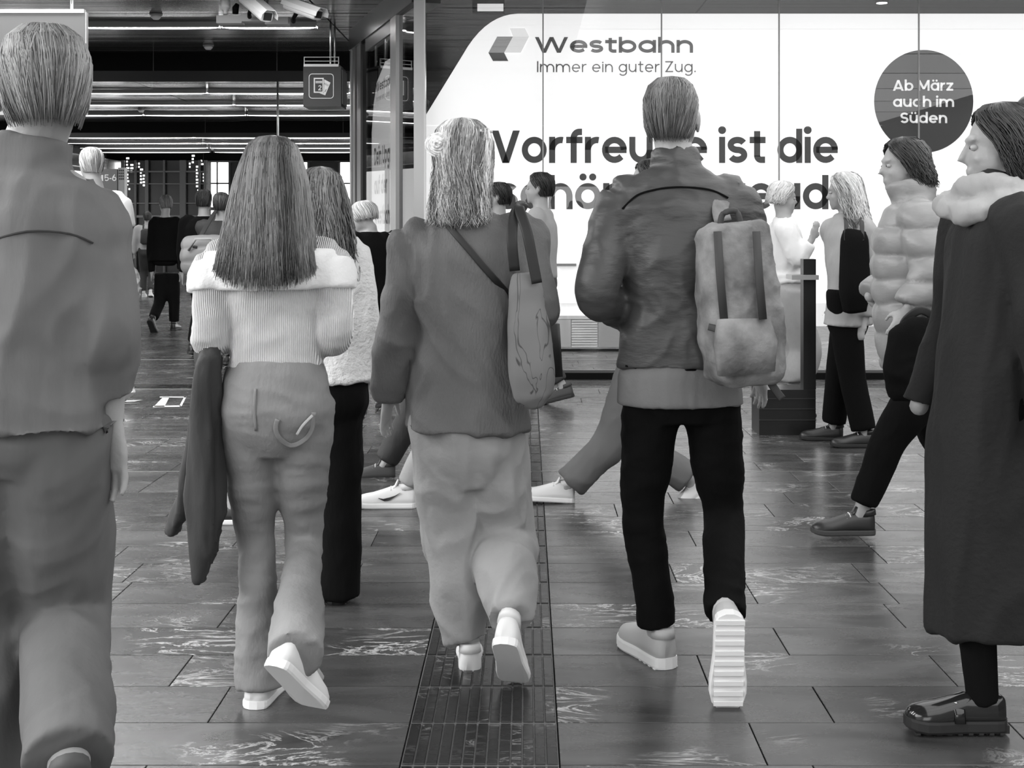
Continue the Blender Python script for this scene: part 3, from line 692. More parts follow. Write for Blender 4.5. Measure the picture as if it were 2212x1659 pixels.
def tube_light(x0, x1, y, lab):
    r = empty('tube_light', ((x0+x1)/2, y, 3.6)); mb = MB(); L = (x1-x0)/2
    mb.loft([(-L+0.03,0,0),(-L*0.85,0,0),(-L*0.5,0,0),(0,0,0),(L*0.5,0,0),(L*0.85,0,0),(L-0.03,0,0)], [0.006,0.012,0.016,0.017,0.016,0.012,0.006], n=8)
    mb.build('tube', TUBE, r, True)
    for s in (-1, 1):
        c = MB(); c.loft([(s*(L-0.03),0,0),(s*(L+0.012),0,0)], [0.011,0.014], n=8); c.loft([(s*(L-0.01),0,0),(s*(L-0.01),0,0.08)], [0.006,0.006], n=6); c.build('tube_holder', CAPM, r)
    h_ = MB(); h_.box((-L, -0.028, 0.022), (L, 0.028, 0.068)); h_.box((-L, -0.030, 0.0), (L, -0.026, 0.068)); h_.box((-L, 0.026, 0.0), (L, 0.030, 0.068)); h_.build('housing', CAPM, r)
    tag(r, lab, 'ceiling light', 'ceiling tube lights')
ROWL = {14.94: ('nearest row of glowing tubes, under the two security cameras', [(-4.96,-3.42),(-3.38,-2.34),(-6.7,-5.0)]),
 20.25: ('first row of glowing tubes beyond the nearer black beam', [(-6.95,-6.37),(-6.33,-4.02),(-4.0,-2.6),(-9.2,-7.0)]),
 22.3: ('second row of tubes beyond the nearer black beam', [(-7.34,-5.32),(-5.29,-2.95),(-9.4,-7.4)]),
 24.46: ('third row of tubes beyond the nearer black beam', [(-8.0,-5.35),(-5.31,-3.1)]),
 26.7: ('fourth row of tubes, just before the second black beam', [(-10.4,-7.63),(-7.6,-5.6),(-5.55,-3.3)]),
 33.4: ('first row of tubes beyond the second black beam', [(-11.6,-8.3),(-8.25,-6.3),(-6.25,-4.2)]),
 35.6: ('second row of tubes beyond the second black beam', [(-12.2,-8.6),(-8.55,-6.3),(-6.25,-4.5)]),
 37.8: ('third row of tubes beyond the second black beam', [(-12.6,-9.0),(-8.9,-6.6),(-6.5,-4.8)]),
 39.9: ('fourth row of tubes beyond the second black beam', [(-13.0,-9.4),(-9.3,-7.0),(-6.9,-5.0)])}
WHERE = ['left part', 'right part', 'outer left end', 'far left end']
for yy, (lab, segs) in ROWL.items():
    for i, (a, b) in enumerate(sorted(segs)):
        tube_light(a, b, yy, lab + ', ' + (['left tube','middle tube','right tube'] if len(segs)==3 else ['leftmost tube','second tube','third tube','rightmost tube'] if len(segs)==4 else ['left tube','right tube'])[i])

# ------------------------------------------------ walls of the hall
WALLD = mat('dark_wall', 0.05, 0.5); WALLM = mat('grey_panel', 0.28, 0.4); STEEL = mat('brushed_steel', 0.42, 0.32, 0.75, bump=0.05, bscale=(200,200,2)); FRAME = mat('frame_metal', 0.13, 0.35, 0.6)
GLASS = glass_mat('shop_glass', 0.96); DGLASS = glass_mat('dark_glass', 0.35)
b = MB(); b.box((8, -6, 0), (8.2, 20, CEIL)); struct('wall_added_right', b, WALLD)  # unseen wall added to keep daylight out on the right
b = MB(); b.box((-1.2, 19.0, 0), (8.0, 19.2, CEIL)); struct('wall_shop_back', b, WALLD)
b = MB(); b.box((-14, -6.2, 0), (-1.9, -6, CEIL)); struct('wall_added_back_left', b, mat('added_back_wall', 0.4, 0.6)); b = MB(); b.box((1.7, -6.2, 0), (8.2, -6, CEIL)); struct('wall_added_back_right', b, MATS['added_back_wall']); b = MB(); b.box((-1.9, -6.2, 2.3), (1.7, -6, CEIL)); struct('wall_added_back_header', b, MATS['added_back_wall'])  # unseen walls added behind the camera; their gap limits the daylight
# left shop front: posts and glass from Y 24 to the end
wl = MB(); wl.box((-13.2, 22, 0), (-13.0, 46, CEIL)); wl_o = struct('wall_left', wl, WALLD)
for i in range(9):
    y = 23 + i * 2.5
    m_ = MB(); m_.box((-13.0, y, 0), (-12.9, y+0.12, 3.43)); m_.build('wall_post', STEEL, wl_o)
    m_ = MB(); m_.box((-12.98, y+0.2, 0.3), (-12.95, y+2.4, 3.0)); m_.build('lit_pane' , mat('lit_pane', 0.8, 0.3, emit=0.95), wl_o)
m_ = MB(); m_.box((-13.0, 22, 3.1), (-12.6, 46, 3.43)); m_.build('soffit', mat('soffit', 0.5, 0.2, 0.8), wl_o)
b = MB(); b.box((-14, -6, 0), (-13.8, 22, CEIL)); struct('wall_outer_left', b, WALLD)
# far end: dark screen on the left, glazed openings to the daylight
FY = 46
fw = MB(); X = lambda p, Y=FY: (p - VX) / FP * Y
fw.box((X(130), FY, 0), (X(262), FY+0.3, CEIL)); fw.box((X(757), FY, 0), (0.5, FY+0.3, CEIL)); fw.box((X(498), FY, 0), (X(612), FY+0.3, CEIL)); fw.box((X(668), FY, 0), (X(731), FY+0.3, CEIL)); fwo = struct('wall_far', fw, WALLD)
for n_, (a, c) in enumerate(((445, 494), (616, 664), (735, 757))):
    wn = MB(); x0, x1 = X(a), X(c); z0, z1 = 0.12, 3.6; t = 0.07
    wn.box((x0-t, FY-0.05, z0), (x0, FY+0.1, z1)); wn.box((x1, FY-0.05, z0), (x1+t, FY+0.1, z1)); wn.box((x0-t, FY-0.05, z1), (x1+t, FY+0.1, z1+t)); wn.box((x0-t, FY-0.05, 0), (x1+t, FY+0.1, z0))
    wo = struct('window_%d' % (n_+1), wn, FRAME)
    g = MB(); g.box((x0, FY+0.01, z0), (x1, FY+0.03, z1)); g.build('pane', GLASS, wo)
    for z in (1.05, 1.95, 2.85):
        g = MB(); g.box((x0, FY-0.04, z), (x1, FY+0.06, z+ (0.11 if z == 1.95 else 0.05))); g.build('glazing_bar', FRAME, wo)
    if c - a > 44:
        g = MB(); g.box(((x0+x1)/2-0.02, FY-0.04, z0), ((x0+x1)/2+0.02, FY+0.06, z1)); g.build('glazing_bar', FRAME, wo)
# dark lift lobby block with small lit slots, standing before the far end
lb = empty('lobby_screen', (X(350, 41), 41, 0), 'tall dark steel screen with small lit slots at the far end of the hall', 'screen')
XX = lambda p: (p - 350) / FP * 41
ob = MB(); ob.box((XX(258), 0.15, 0), (XX(446), 0.6, 3.42)); ob.build('dark_panel', mat('lobby_dark', 0.012, 0.25), lb)
for a, c in ((262, 268), (290, 294), (313, 320), (352, 356), (388, 401), (428, 433), (440, 446)):
    m_ = MB(); m_.box((XX(a), 0, 0), (XX(c), 0.12, 3.42)); m_.build('column', mat('lobby_column', 0.10, 0.4, 0.5), lb)
for y_, h_ in ((372, 3), (398, 2), (440, 2), (470, 5), (510, 2)):
    z = HC - (y_ - HZ)/FP*41; m_ = MB(); m_.box((XX(258), 0.02, z), (XX(446), 0.10, z + h_*0.014)); m_.build('crossbar', FRAME, lb)
LITW = mat('lit_slot', 1, 0.5, emit=1.2)
rl = random.Random(11)
for a, y0_, y1_ in ((270,338,400),(279,352,372),(296,350,362),(300,366,396),(306,380,402),(412,336,352),(421,360,404),(406,352,362),(424,410,420),(275,404,410),(431,342,356),(436,372,392)):
    z1 = HC - (y0_ - HZ)/FP*41; z0 = HC - (y1_ - HZ)/FP*41
    k = 0; zz = z0
    while zz < z1:
        m_ = MB(); m_.box((XX(a), 0.125, zz), (XX(a + rl.choice((3, 4, 6))), 0.15, zz + 0.055)); m_.build('lit_slot', LITW, lb); zz += 0.10
# totem with the platform numbers
TY = 17.5
tt = empty('platform_totem', V3((X(240, TY), TY, 0)), 'grey wayfinding totem with number five to six beside its slim post', 'sign')
XT = lambda p: (p - 240)/FP*TY; ZT = lambda y: HC - (y - HZ)/FP*TY
m_ = MB(); m_.box((XT(205), 0, ZT(434)), (XT(253), 0.1, ZT(365))); m_.build('sign_panel', mat('totem_grey', 0.20, 0.4), tt)
m_ = MB(); m_.box((XT(254), 0.02, 0), (XT(268), 0.14, ZT(362))); pst = m_.build('post', mat('totem_light', 0.35, 0.4), tt)
m_ = MB()
for i in range(4):
    for j in range(3): m_.box((XT(256+j*4), 0.012, ZT(388-i*6)), (XT(258.5+j*4), 0.02, ZT(384.5-i*6)))
m_.build('grille', WALLD, pst)
m_ = MB()
for i in range(4): m_.box((XT(256), 0.012, ZT(446+i*3.6)), (XT(265), 0.02, ZT(444.4+i*3.6)))
m_.build('fine_print', WALLD, pst)
lettering('5-6', px(226, 391, TY) + V3((0,-0.006,0)), (1,0,0), (0,0,1), mat('white_print', 0.85, 0.5, emit=0.15), tt, height=0.085, w=0.1, base=tt.location)
m_ = MB(); m_.box((XT(219), -0.006, ZT(391)), (XT(223), 0, ZT(378))); m_.build('train_symbol', MATS['white_print'], tt)

# ------------------------------------------------ shop front facing the camera
SY = 12.2
XS = lambda p, Y=SY: (p - VX)/FP*Y
ZS = lambda y, Y=SY: HC - (y - HZ)/FP*Y
b = MB(); b.box((XS(895), SY-0.06, 0), (XS(919), SY+0.10, CEIL)); wf = struct('wall_front', b, STEEL)
b = MB(); b.box((XS(917), SY-0.063, 0), (XS(920), SY-0.058, CEIL)); b.build('edge_strip', mat('white_edge', 0.7, 0.4), wf)
b = MB(); b.box((XS(919), SY-0.03, 0), (7.98, SY+0.05, 0.06)); struct('trim_9', b, BLACK)
joints = [919, 1173, 1429, 1683, 1985, 2290, 2600, 2900]
for i, (a, c) in enumerate(zip(joints, joints[1:])):
    g = MB(); g.box((XS(a)+0.004, SY, 0.06), (XS(c)-0.004, SY+0.012, CEIL)); wo = tag(g.build('window_%d' % (i+6), GLASS), kind='structure')
    e = MB(); e.box((XS(c)-0.006, SY-0.004, 0.06), (XS(c)+0.006, SY+0.014, CEIL)); e.build('seal', mat('seal_grey', 0.30, 0.4), wo)
    e = MB(); e.box((XS(a)+0.01, SY-0.02, 0.06), (XS(c)-0.01, SY+0.03, 0.085)); e.build('bottom_rail', FRAME, wo)
# side wall: runs back from the corner post
def SWY(xp): return 2.6587 / ((xp - VX)/FP + 0.3017)
SD = V3((-0.3017, 1, 0)).normalized(); SN = V3((-1, -0.3017, 0)).normalized()
def SWP(Y, z=0.0, off=0.0): return V3((-1.022 - 0.3017*(Y - SY), Y, z)) + SN * off
def wseg(xa, xb, z0, z1, o0, o1, name, m, parent=None):
    Ya, Yb = SWY(xa), SWY(xb); mb = MB(); p = SWP(Ya, z0, o0); q = SWP(Yb, z0, o0)
    mb.obox(p, q - p, SN * (o1 - o0), (0, 0, z1 - z0)); return mb.build(name, m, parent)
ws = wseg(757.5, 894, 3.43, CEIL+0.03, -0.25, 0.02, 'wall_side', mat('header_metal', 0.035, 0.3, 0.7, bump=0.03)); ws['kind'] = 'structure'
wseg(757.5, 760.5, 0, 3.43, -0.02, 0.01, 'wall_post', STEEL, ws)
wseg(761, 767, 0, 3.43, -0.05, 0.0, 'frame_bar', FRAME, ws); wseg(769, 777, 0, 3.43, -0.05, -0.01, 'frame_bar', FRAME, ws); wseg(778, 789, 0, 3.43, -0.06, -0.03, 'frame_bar', BLACK, ws)
wseg(789, 846, 3.30, 3.43, -0.05, 0.0, 'door_header', FRAME, ws)
wseg(846, 858, 0, CEIL, -0.03, 0.015, 'mullion', STEEL, ws)
dr = wseg(789, 846, 0.02, 3.30, -0.02, -0.012, 'door_1', glass_mat('door_glass', 0.85)); dr['kind'] = 'structure'
w20 = wseg(858, 895, 0.02, CEIL, -0.03, -0.02, 'window_14', glass_mat('side_glass', 0.6)); w20['kind'] = 'structure'
# poster on the door side
POSTG = mat('side_poster_paper', 0.45, 0.5, emit=1.15); INK = mat('poster_ink', 0.065, 0.5)
spY0, spY1 = SWY(795), SWY(850)
p0 = SWP(spY0, 0.7, -0.04); p1 = SWP(spY1, 0.7, -0.04)
spo = empty('side_poster', p0, 'pale grey rail poster behind the glass door left of the corner post', 'poster')
mb = MB(); e = p1 - p0; hz = 2.38
pts2 = [(0,0),(1,0),(1,hz),(0.55,hz),(0.22,2.22),(0.08,2.0),(0,1.7)]
n = len(pts2); mb.add([e*a + V3((0,0,b_)) for a, b_ in pts2] + [e*a + V3((0,0,b_)) + SN*(-0.01) for a, b_ in pts2], [tuple(range(n)), tuple(range(2*n-1, n-1, -1))] + [(i, (i+1)%n, n+(i+1)%n, n+i) for i in range(n)])
mb.build('panel', POSTG, spo)
ud = (p1 - p0).normalized()
def sidetext(t, xp, yp, h, **kw):
    Y = SWY(xp); o = SWP(Y, HC - (yp - HZ)/FP*Y, -0.032); lettering(t, o, ud, (0,0,1), INK, spo, height=h, base=spo.location, **kw)
sidetext('Westbahn', 806, 199, 0.10, w=0.12, k=1.25, fit=0.95); sidetext('Immer ein guter Zug.', 806, 220, 0.055, w=0.07, fit=0.95)
sidetext('Dein Upgrade', 802, 358, 0.19, w=0.135, fit=1.30); sidetext('auf der', 802, 420, 0.19, w=0.135, fit=0.72); sidetext('Westbahn.', 802, 484, 0.19, w=0.135, fit=1.02)
# the big lit poster
PAPER = mat('lit_paper', 0.93, 0.5, emit=0.50)
PY = SY + 0.10
op = px(919, 655, PY); poster = empty('lit_poster', op, 'huge glowing white rail poster behind the shop glass, with headline and round sticker', 'poster')
out = [(919, 655), (919, 250), (1000, 118)]
for q in range(1, 9):
    t = q/9; a, b_, c_ = (1000,118), (1048, 32), (1118, 29.5)
    out.append(((1-t)**2*a[0] + 2*t*(1-t)*b_[0] + t*t*c_[0], (1-t)**2*a[1] + 2*t*(1-t)*b_[1] + t*t*c_[1]))
out += [(1118, 29.5), (2700, 29.5), (2700, 655)]
PP = lambda x, y, d=0.0: px(x, y, PY) - op + V3((0, d, 0))
n = len(out); mb = MB(); mb.add([PP(x, y) for x, y in out] + [PP(x, y, 0.04) for x, y in out], [tuple(range(n))[::-1], tuple(range(n, 2*n))] + [(i, (i+1)%n, n+(i+1)%n, n+i) for i in range(n)])
mb.build('panel', PAPER, poster)
s = PY / FP
def ptext(t, x, y, cap_px, fitpx, m=INK, d=0.004, name='lettering', **kw):
    return lettering(t, px(x, y, PY - d), (1,0,0), (0,0,1), m, poster, name=name, height=cap_px*s, fit=fitpx*s, base=op, **kw)
ptext('Westbahn', 1156, 114, 34, 341, w=0.150, xh=0.57, asc=0.71, k=1.55, gap=0.09)
INKL = mat('poster_ink_light', 0.12, 0.5)
ptext('Immer ein guter Zug.', 1160, 156, 24, 343, m=INKL, w=0.085, xh=0.53, k=1.0, gap=0.10)
ptext('Vorfreude ist die', 1063, 352, 70, 747, w=0.138, xh=0.565, asc=0.74, k=1.0, gap=0.055)
ptext('schönste Freude', 1075, 452, 70, 775, w=0.138, xh=0.565, asc=0.74, k=1.0, gap=0.055)
lg = lambda pts, m, d: (lambda mb: (mb.add([PP(x, y, -d) for x, y in pts], [tuple(range(len(pts)))]), mb.build('logo_facet', m, poster)))(MB())
lg([(1055,114),(1074,79),(1108,79),(1089,114)], mat('logo_mid', 0.22, 0.5, emit=0.5), 0.004)
lg([(1055,114),(1089,114),(1098,132),(1065,132)], mat('logo_dark', 0.06, 0.5), 0.004)
lg([(1108,79),(1143,79),(1125,114),(1089,114)], mat('logo_pale', 0.5, 0.5, emit=0.75), 0.004)
lg([(1101,61),(1134,61),(1143,79),(1108,79)], mat('logo_palest', 0.55, 0.5, emit=0.8), 0.004)
mb = MB(); rr = 107; pts_ = [PP(1995 + rr*math.cos(a), 219 + 111*math.sin(a), -0.006) for a in [q*2*math.pi/64 for q in range(64)]]
pb_ = [p + V3((0,0.005,0)) for p in pts_]; mb.add(pts_ + pb_, [tuple(range(64)), tuple(range(127, 63, -1))] + [(i, (i+1)%64, 64+(i+1)%64, 64+i) for i in range(64)])
mb.build('round_sticker', mat('sticker_dark', 0.055, 0.4), poster)
WP = mat('sticker_white', 0.85, 0.5, emit=0.25)
ptext('Ab März', 1929, 196, 23, 130, m=WP, d=0.011, w=0.13, xh=0.54, gap=0.06); ptext('auch im', 1929, 231, 23, 132, m=WP, d=0.011, w=0.13, xh=0.54, gap=0.06); ptext('Süden', 1945, 266, 23, 101, m=WP, d=0.011, w=0.13, xh=0.54, gap=0.06)
# inside the shop: white podium seen below the poster, and the dark upper room
pd = empty('display_podium', (XS(1290, 14.9), 14.9, 0), 'low white lit podium with ribbed centre panel, below the glowing poster', 'podium')
xo = pd.location.x
PW = mat('podium_white', 0.80, 0.35)
m_ = MB(); m_.box((-1.2, 0.03, 0.03), (1.9, 2.5, 0.36)); m_.build('body', PW, pd)
m_ = MB(); m_.box((-1.22, 0.0, 0.36), (1.92, 2.52, 0.40)); m_.build('top', PW, pd)
m_ = MB(); m_.box((XS(1293,14.9)-xo, 0.0, 0.05), (XS(1345,14.9)-xo, 0.03, 0.355)); m_.build('grey_panel', mat('podium_grey', 0.42, 0.4), pd)
m_ = MB(); m_.box((XS(1180,14.9)-xo, 0.0, 0.05), (XS(1233,14.9)-xo, 0.03, 0.355)); m_.build('side_panel', mat('podium_mid', 0.55, 0.4), pd)
for i in range(11):
    m_ = MB(); m_.box((XS(1235,14.9)-xo, 0.0, 0.05+i*0.028), (XS(1290,14.9)-xo, 0.035, 0.05+i*0.028+0.020)); m_.build('slat', PW, pd)
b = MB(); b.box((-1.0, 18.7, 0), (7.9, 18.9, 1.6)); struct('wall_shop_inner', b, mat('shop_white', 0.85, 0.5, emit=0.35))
sh_ = empty('wall_shelf', (XS(1215, 12.5), 12.36, 0), 'thin grey shelf edge mounted low on the glowing poster beside the tote bag', 'shelf')
z = ZS(572, 12.3); m_ = MB(); m_.box((-0.25, -0.11, z-0.012), (0.12, -0.065, z+0.012)); m_.build('board', mat('shelf_grey', 0.35, 0.4), sh_)
# things seen in the dark room above the poster
def shopthing(name, label, cat, build, loc):
    r = empty(name, loc, label, cat); build(r); return r
def mon(r):
    m_ = MB(); m_.box((-0.16,0,-0.1), (0.16,0.05,0.1)); m_.build('casing', BLACK, r); m_ = MB(); m_.box((-0.11,-0.004,-0.085), (0.15,0,-0.01)); m_.build('lit_face', mat('screen_soft', 0.7, 0.4, emit=0.5), r)
shopthing('hanging_monitor', 'small hanging monitor with a pale lit face in the dark shop above the poster slope', 'monitor', mon, px(1055, 6, 13.4))
def spot(r):
    m_ = MB(); m_.loft([(0,0,0.09),(0,0,0)], [0.05,0.07], n=14); m_.build('housing', BLACK, r, True); m_ = MB(); m_.loft([(0,0,-0.001),(0,0,-0.006)], [0.055,0.055], n=14); m_.build('lens', mat('spot_lens', 1, 0.4, emit=3.0), r)
for nme, xx, yy, yd in (('left of the three small spots at the top edge, over the round sticker', 1905, 6, 13.6), ('bright ceiling spot near the upper right corner of the glass', 2145, 8, 14.0), ('small spot between the two others at the top right of the glass', 2000, 2, 15.5)):
    shopthing('ceiling_spot', nme, 'spotlight', spot, px(xx, yy, yd))
pl = empty('shop_shelf_unit', (XS(1000, 14.5), 14.5, 0), 'dark shelf unit with vases in the dim shop left of the poster slope', 'shelf')
m_ = MB(); m_.box((-0.45, 0.0, 2.10), (0.6, 0.4, 2.14)); m_.build('shelf', mat('shelf_dim', 0.10, 0.4), pl)
m_ = MB(); m_.box((-0.45, 0.35, 0.0), (0.6, 0.4, 2.10)); m_.build('back_panel', mat('shelf_back', 0.16, 0.5), pl)
def vase(x, s, lab):
    r = empty('vase', pl.location + V3((x, 0.2, 2.14)), lab, 'vase'); m_ = MB(); P, Q = catmull([(0,0,0),(0,0,0.08*s),(0,0,0.2*s),(0,0,0.26*s)], [0.05*s,0.08*s,0.06*s,0.045*s]); m_.loft(P, Q, n=16); m_.build('body', mat('vase_dark', 0.03, 0.2), r, True)
    m_ = MB(); rv = random.Random(int(x*100))
    for _ in range(26):
        a = rv.uniform(0, 6.28); l = rv.uniform(0.2, 0.5)*s; e_ = V3((math.cos(a)*l*0.5, math.sin(a)*l*0.4, 0.26*s + l)); q_ = e_ + V3((rv.uniform(-.06,.06), rv.uniform(-.04,.04), rv.uniform(0,.06)))
        m_.loft([(0,0,0.2*s), e_*0.6 + V3((0,0,0.08)), e_], [0.003,0.003,0.002], n=4); m_.loft([e_, e_.lerp(q_, 0.5), q_], [0.003,(0.02,0.004),0.002], n=6)
    m_.build('foliage', mat('foliage_dim', 0.05, 0.6), r)
vase(-0.28, 1.0, 'dark vase with leafy stems on the dim shop shelf, the one nearer the corner post'); vase(0.22, 0.8, 'smaller dark vase with stems on the dim shop shelf, nearer the poster slope')

# ------------------------------------------------ hanging signs
SIGN = mat('sign_face', 0.09, 0.35); SDARK = mat('sign_dark', 0.022, 0.4); WPR = mat('sign_white', 0.85, 0.5, emit=0.12)
def rrect(mb, P, x0, y0, x1, y1, r, wd):
    pts = []
    for cx, cy, a0 in ((x1-r, y0+r, -90), (x1-r, y1-r, 0), (x0+r, y1-r, 90), (x0+r, y0+r, 180)):
        for q in range(6): a = R(a0 + 18*q); pts.append((cx, cy, math.cos(a), math.sin(a)))
    n = len(pts)
    for i in range(n):
        a, b = pts[i], pts[(i+1) % n]
        mb.add([P(a[0]+a[2]*r, a[1]+a[3]*r), P(b[0]+b[2]*r, b[1]+b[3]*r), P(b[0]+b[2]*(r-wd), b[1]+b[3]*(r-wd)), P(a[0]+a[2]*(r-wd), a[1]+a[3]*(r-wd))], [(0,1,2,3)])
def ticket_icon(P, x0, y0, sz, parent, m, dark, base):
    u = sz/100.0
    A = lambda x, y: P(x0 + x*u, y0 + y*u) - base
    mb = MB(); rrect(mb, A, 0, 0, 100, 100, 14, 2.6); mb.build('icon_border', m, parent)
    mb = MB(); quad = lambda *p: mb.add([A(*q) for q in p], [tuple(range(len(p)))])
    quad((20,17),(60,17),(60,22),(20,22)); quad((20,22),(25,22),(25,72),(20,72)); quad((20,72),(60,72),(60,77),(20,77)); quad((55,22),(60,22),(60,72),(55,72))
    for i in range(5): quad((28+i*5.4,29),(31.5+i*5.4,29),(31.5+i*5.4,39),(28+i*5.4,39))
    quad((62,23),(87,36),(66,87),(42,78),(61,78)); mb.build('ticket_symbol', m, parent)
    mb = MB()
    for i in range(4): quad((64+i*4.6,36+i*2.4),(65.5+i*4.6,36.8+i*2.4),(63+i*4.6,44+i*2.4),(61.5+i*4.6,43.2+i*2.4))
    quad((69,62),(71,62.8),(66,74),(64,73)); 
    mb.v = [(x, y-0.001, z) for x, y, z in mb.v]; mb.build('ticket_print', dark, parent)
    lettering('2', P(x0+38*u, y0+67*u), (1,0,0), (0,0,1), m, parent, height=20*u*abs((P(1,0)-P(0,0)).x), w=0.11, base=base)
# small cube sign
BY = 15.0
bl = px(696, 230, BY); bs = empty('cube_sign', bl, 'black cube sign with a ticket icon hanging on two rods by the shop corner', 'sign')
PB = lambda x, y, d=0: px(x, y, BY) + V3((0, d, 0))
q = lambda x, y, d=0: PB(x, y, d) - bl
m_ = MB(); m_.box(tuple(q(655, 230)), (q(737,0).x, 0.42, q(0,144).z)); m_.build('housing', SDARK, bs)
m_ = MB(); m_.box(tuple(q(655.5, 143.5, 0.01)), (q(731,0).x, 0.40, q(0,138).z)); m_.build('top_rail', STEEL, bs)
m_ = MB(); 
for xx in (655.5, 730):
    m_.box(tuple(q(xx, 138, 0.02)), (q(xx+1.6,0).x, 0.03, q(0,122).z))
for yy in (123.5, 132): m_.box(tuple(q(655.5, yy, 0.02)), (q(731.5,0).x, 0.03, q(0, yy-1.2).z))
m_.build('frame', STEEL, bs)
for xx, dd in ((714, 0.1), (723, 0.3)):
    m_ = MB(); a = px(xx, 140, BY + dd) - bl; m_.loft([a, V3((a.x, a.y, CEIL - bl.z))], [0.011, 0.011], n=10); m_.build('rod', STEEL, bs, True)
ticket_icon(lambda x, y: PB(x, y, -0.003), 667, 159, 54, bs, WPR, SDARK, bl)
m_ = MB(); m_.box((q(737.5,0).x, 0.03, q(0,224).z), (q(738.5,0).x+0.004, 0.40, q(0,150).z)); m_.build('side_face', mat('sign_side', 0.18, 0.4, emit=0.02), bs)
# large hanging sign at the left
LY = 12.0
ll = px(92, 248, LY); ls = empty('direction_sign', ll, 'large hanging grey direction sign with ticket icon and right arrow at the left', 'sign')
PL = lambda x, y, d=0: px(x, y, LY) + V3((0, d, 0)); q = lambda x, y, d=0: PL(x, y, d) - ll
m_ = MB(); m_.box(tuple(q(-260, 206)), (q(185,0).x, 0.05, q(0,28).z)); m_.build('housing', SIGN, ls)
m_ = MB(); m_.box(tuple(q(-260, 28, -0.01)), (q(182,0).x, 0.05, q(0,20).z)); m_.build('top_rail', STEEL, ls)
m_ = MB(); m_.box(tuple(q(-260, 248, 0.01)), (q(186,0).x, 0.05, q(0,208).z)); m_.build('lower_panel', mat('sign_lower', 0.30, 0.35), ls)
m_ = MB(); m_.box(tuple(q(185, 206, -0.004)), (q(186.4,0).x, 0.054, q(0,26).z)); m_.build('edge_trim', STEEL, ls)
for xx in (153, -150):
    m_ = MB(); a = q(xx, 20, 0.03); m_.loft([a, V3((a.x, a.y, CEIL - ll.z))], [0.016, 0.016], n=12); m_.build('rod', STEEL, ls, True)
WGREY = mat('sign_print', 0.55, 0.5, emit=0.06)
lettering('Tickets', PL(-66, 176, -0.005), (1,0,0), (0,0,1), WPR, ls, height=27*LY/FP, w=0.105, xh=0.53, gap=0.06, fit=93*LY/FP, base=ll)
ticket_icon(lambda x, y: PL(x, y, -0.004), 56, 133, 45, ls, WGREY, SIGN, ll)
m_ = MB(); F_ = lambda *p: m_.add([q(x, y, -0.005) for x, y in p], [tuple(range(len(p)))])
F_((125,153.5),(160,153.5),(160,158.5),(125,158.5)); F_((145,141),(152,141),(168,156),(161,156)); F_((161,156),(168,156),(152,171),(145,171)); m_.build('arrow', WPR, ls)

# ------------------------------------------------ security cameras and ceiling bits
CAMW = mat('camera_white', 0.80, 0.4); CAMG = mat('camera_grey', 0.30, 0.4); LENS = mat('camera_window', 0.03, 0.08)
def cctv(a, b, lab, wd=0.085, ht=0.075):
    r = empty('security_camera', a, lab, 'security camera'); d = (b - a).normalized(); L = (b-a).length; lat = d.cross(V3((0,0,1))).normalized(); u = lat.cross(d)
    def ringbox(s0, s1, w_, h_, dz=0):
        return [d*s0 + u*dz, d*s1 + u*dz], [(w_, h_)]*2
    m_ = MB(); m_.loft([d*0.02, d*(L-0.03), d*(L-0.0)], [(wd*0.8, ht*0.85), (wd*0.8, ht*0.85), (wd*0.66, ht*0.7)], side=lat, n=16, power=3.2); m_.build('body', CAMW, r)
    m_ = MB()   # bent hood
    prof = [(-1.05,-0.15),(-1.0,0.45),(-0.55,1.08),(0.55,1.08),(1.0,0.45),(1.05,-0.15)]
    for th_ in (1.0, 0.93):
        for s_ in (0.0, L + 0.05): m_.v += [tuple(d*(s_ - (0.0)) + lat*(x*wd*th_) + u*(z*ht*th_)) for x, z in prof]
    n = 6
    for i in range(n-1): m_.f += [(i, i+1, n+i+1, n+i), (2*n+i, 3*n+i, 3*n+i+1, 2*n+i+1), (i, 2*n+i, 2*n+i+1, i+1), (n+i, n+i+1, 3*n+i+1, 3*n+i)]
    m_.f += [(0, n, 3*n, 2*n), (n-1, 2*n-1+0, 4*n-1, 3*n-1)]
    m_.build('hood', CAMW, r)
    m_ = MB(); m_.obox(d*(L+0.001) - lat*wd*0.48 - u*ht*0.45, lat*wd*0.96, u*ht*0.95, d*0.008); m_.build('window', LENS, r)
    m_ = MB(); m_.loft([d*L*0.35 - u*ht*0.8, d*L*0.3 - u*ht*1.5, V3((0,0.1,0)) + d*L*0.25 - u*ht*1.9], [0.022,0.018,0.022], n=10); m_.build('bracket', BLACK, r, True)
    return r
CY = 12.9
cctv(px(528, -8, CY+0.25), px(578, 36, CY-0.2), 'white security camera on the left, nose pointing down to the right', 0.082, 0.075)
cctv(px(620, 8, CY+0.15), px(688, 32, CY-0.1), 'white security camera on the right, nearer the cube sign', 0.080, 0.070)
mt = empty('camera_mount', px(575, 45, CY+0.35), 'grey mounting bar with junction boxes behind the two white security cameras', 'mount'); o_ = mt.location
for a, b_, c_, d_ in ((467,522,33,50), (522,570,30,46), (572,622,37,52)):
    p = px(a, d_, CY+0.35) - o_; q2 = px(b_, c_, CY+0.35) - o_; m_ = MB(); m_.box((p.x, 0, p.z), (q2.x, 0.14, q2.z)); m_.build('junction_box', CAMG, mt)
for xx in (571, 577): 
    p = px(xx, 34, CY+0.38) - o_; m_ = MB(); m_.loft([p, V3((p.x, p.y, CEIL - o_.z))], [0.012, 0.012], n=8); m_.build('rod', STEEL, mt, True)
sn = empty('sensor_head', px(487, 30, CY+0.4), 'pale swivel sensor head on the grey bar, left of the cameras', 'sensor'); 
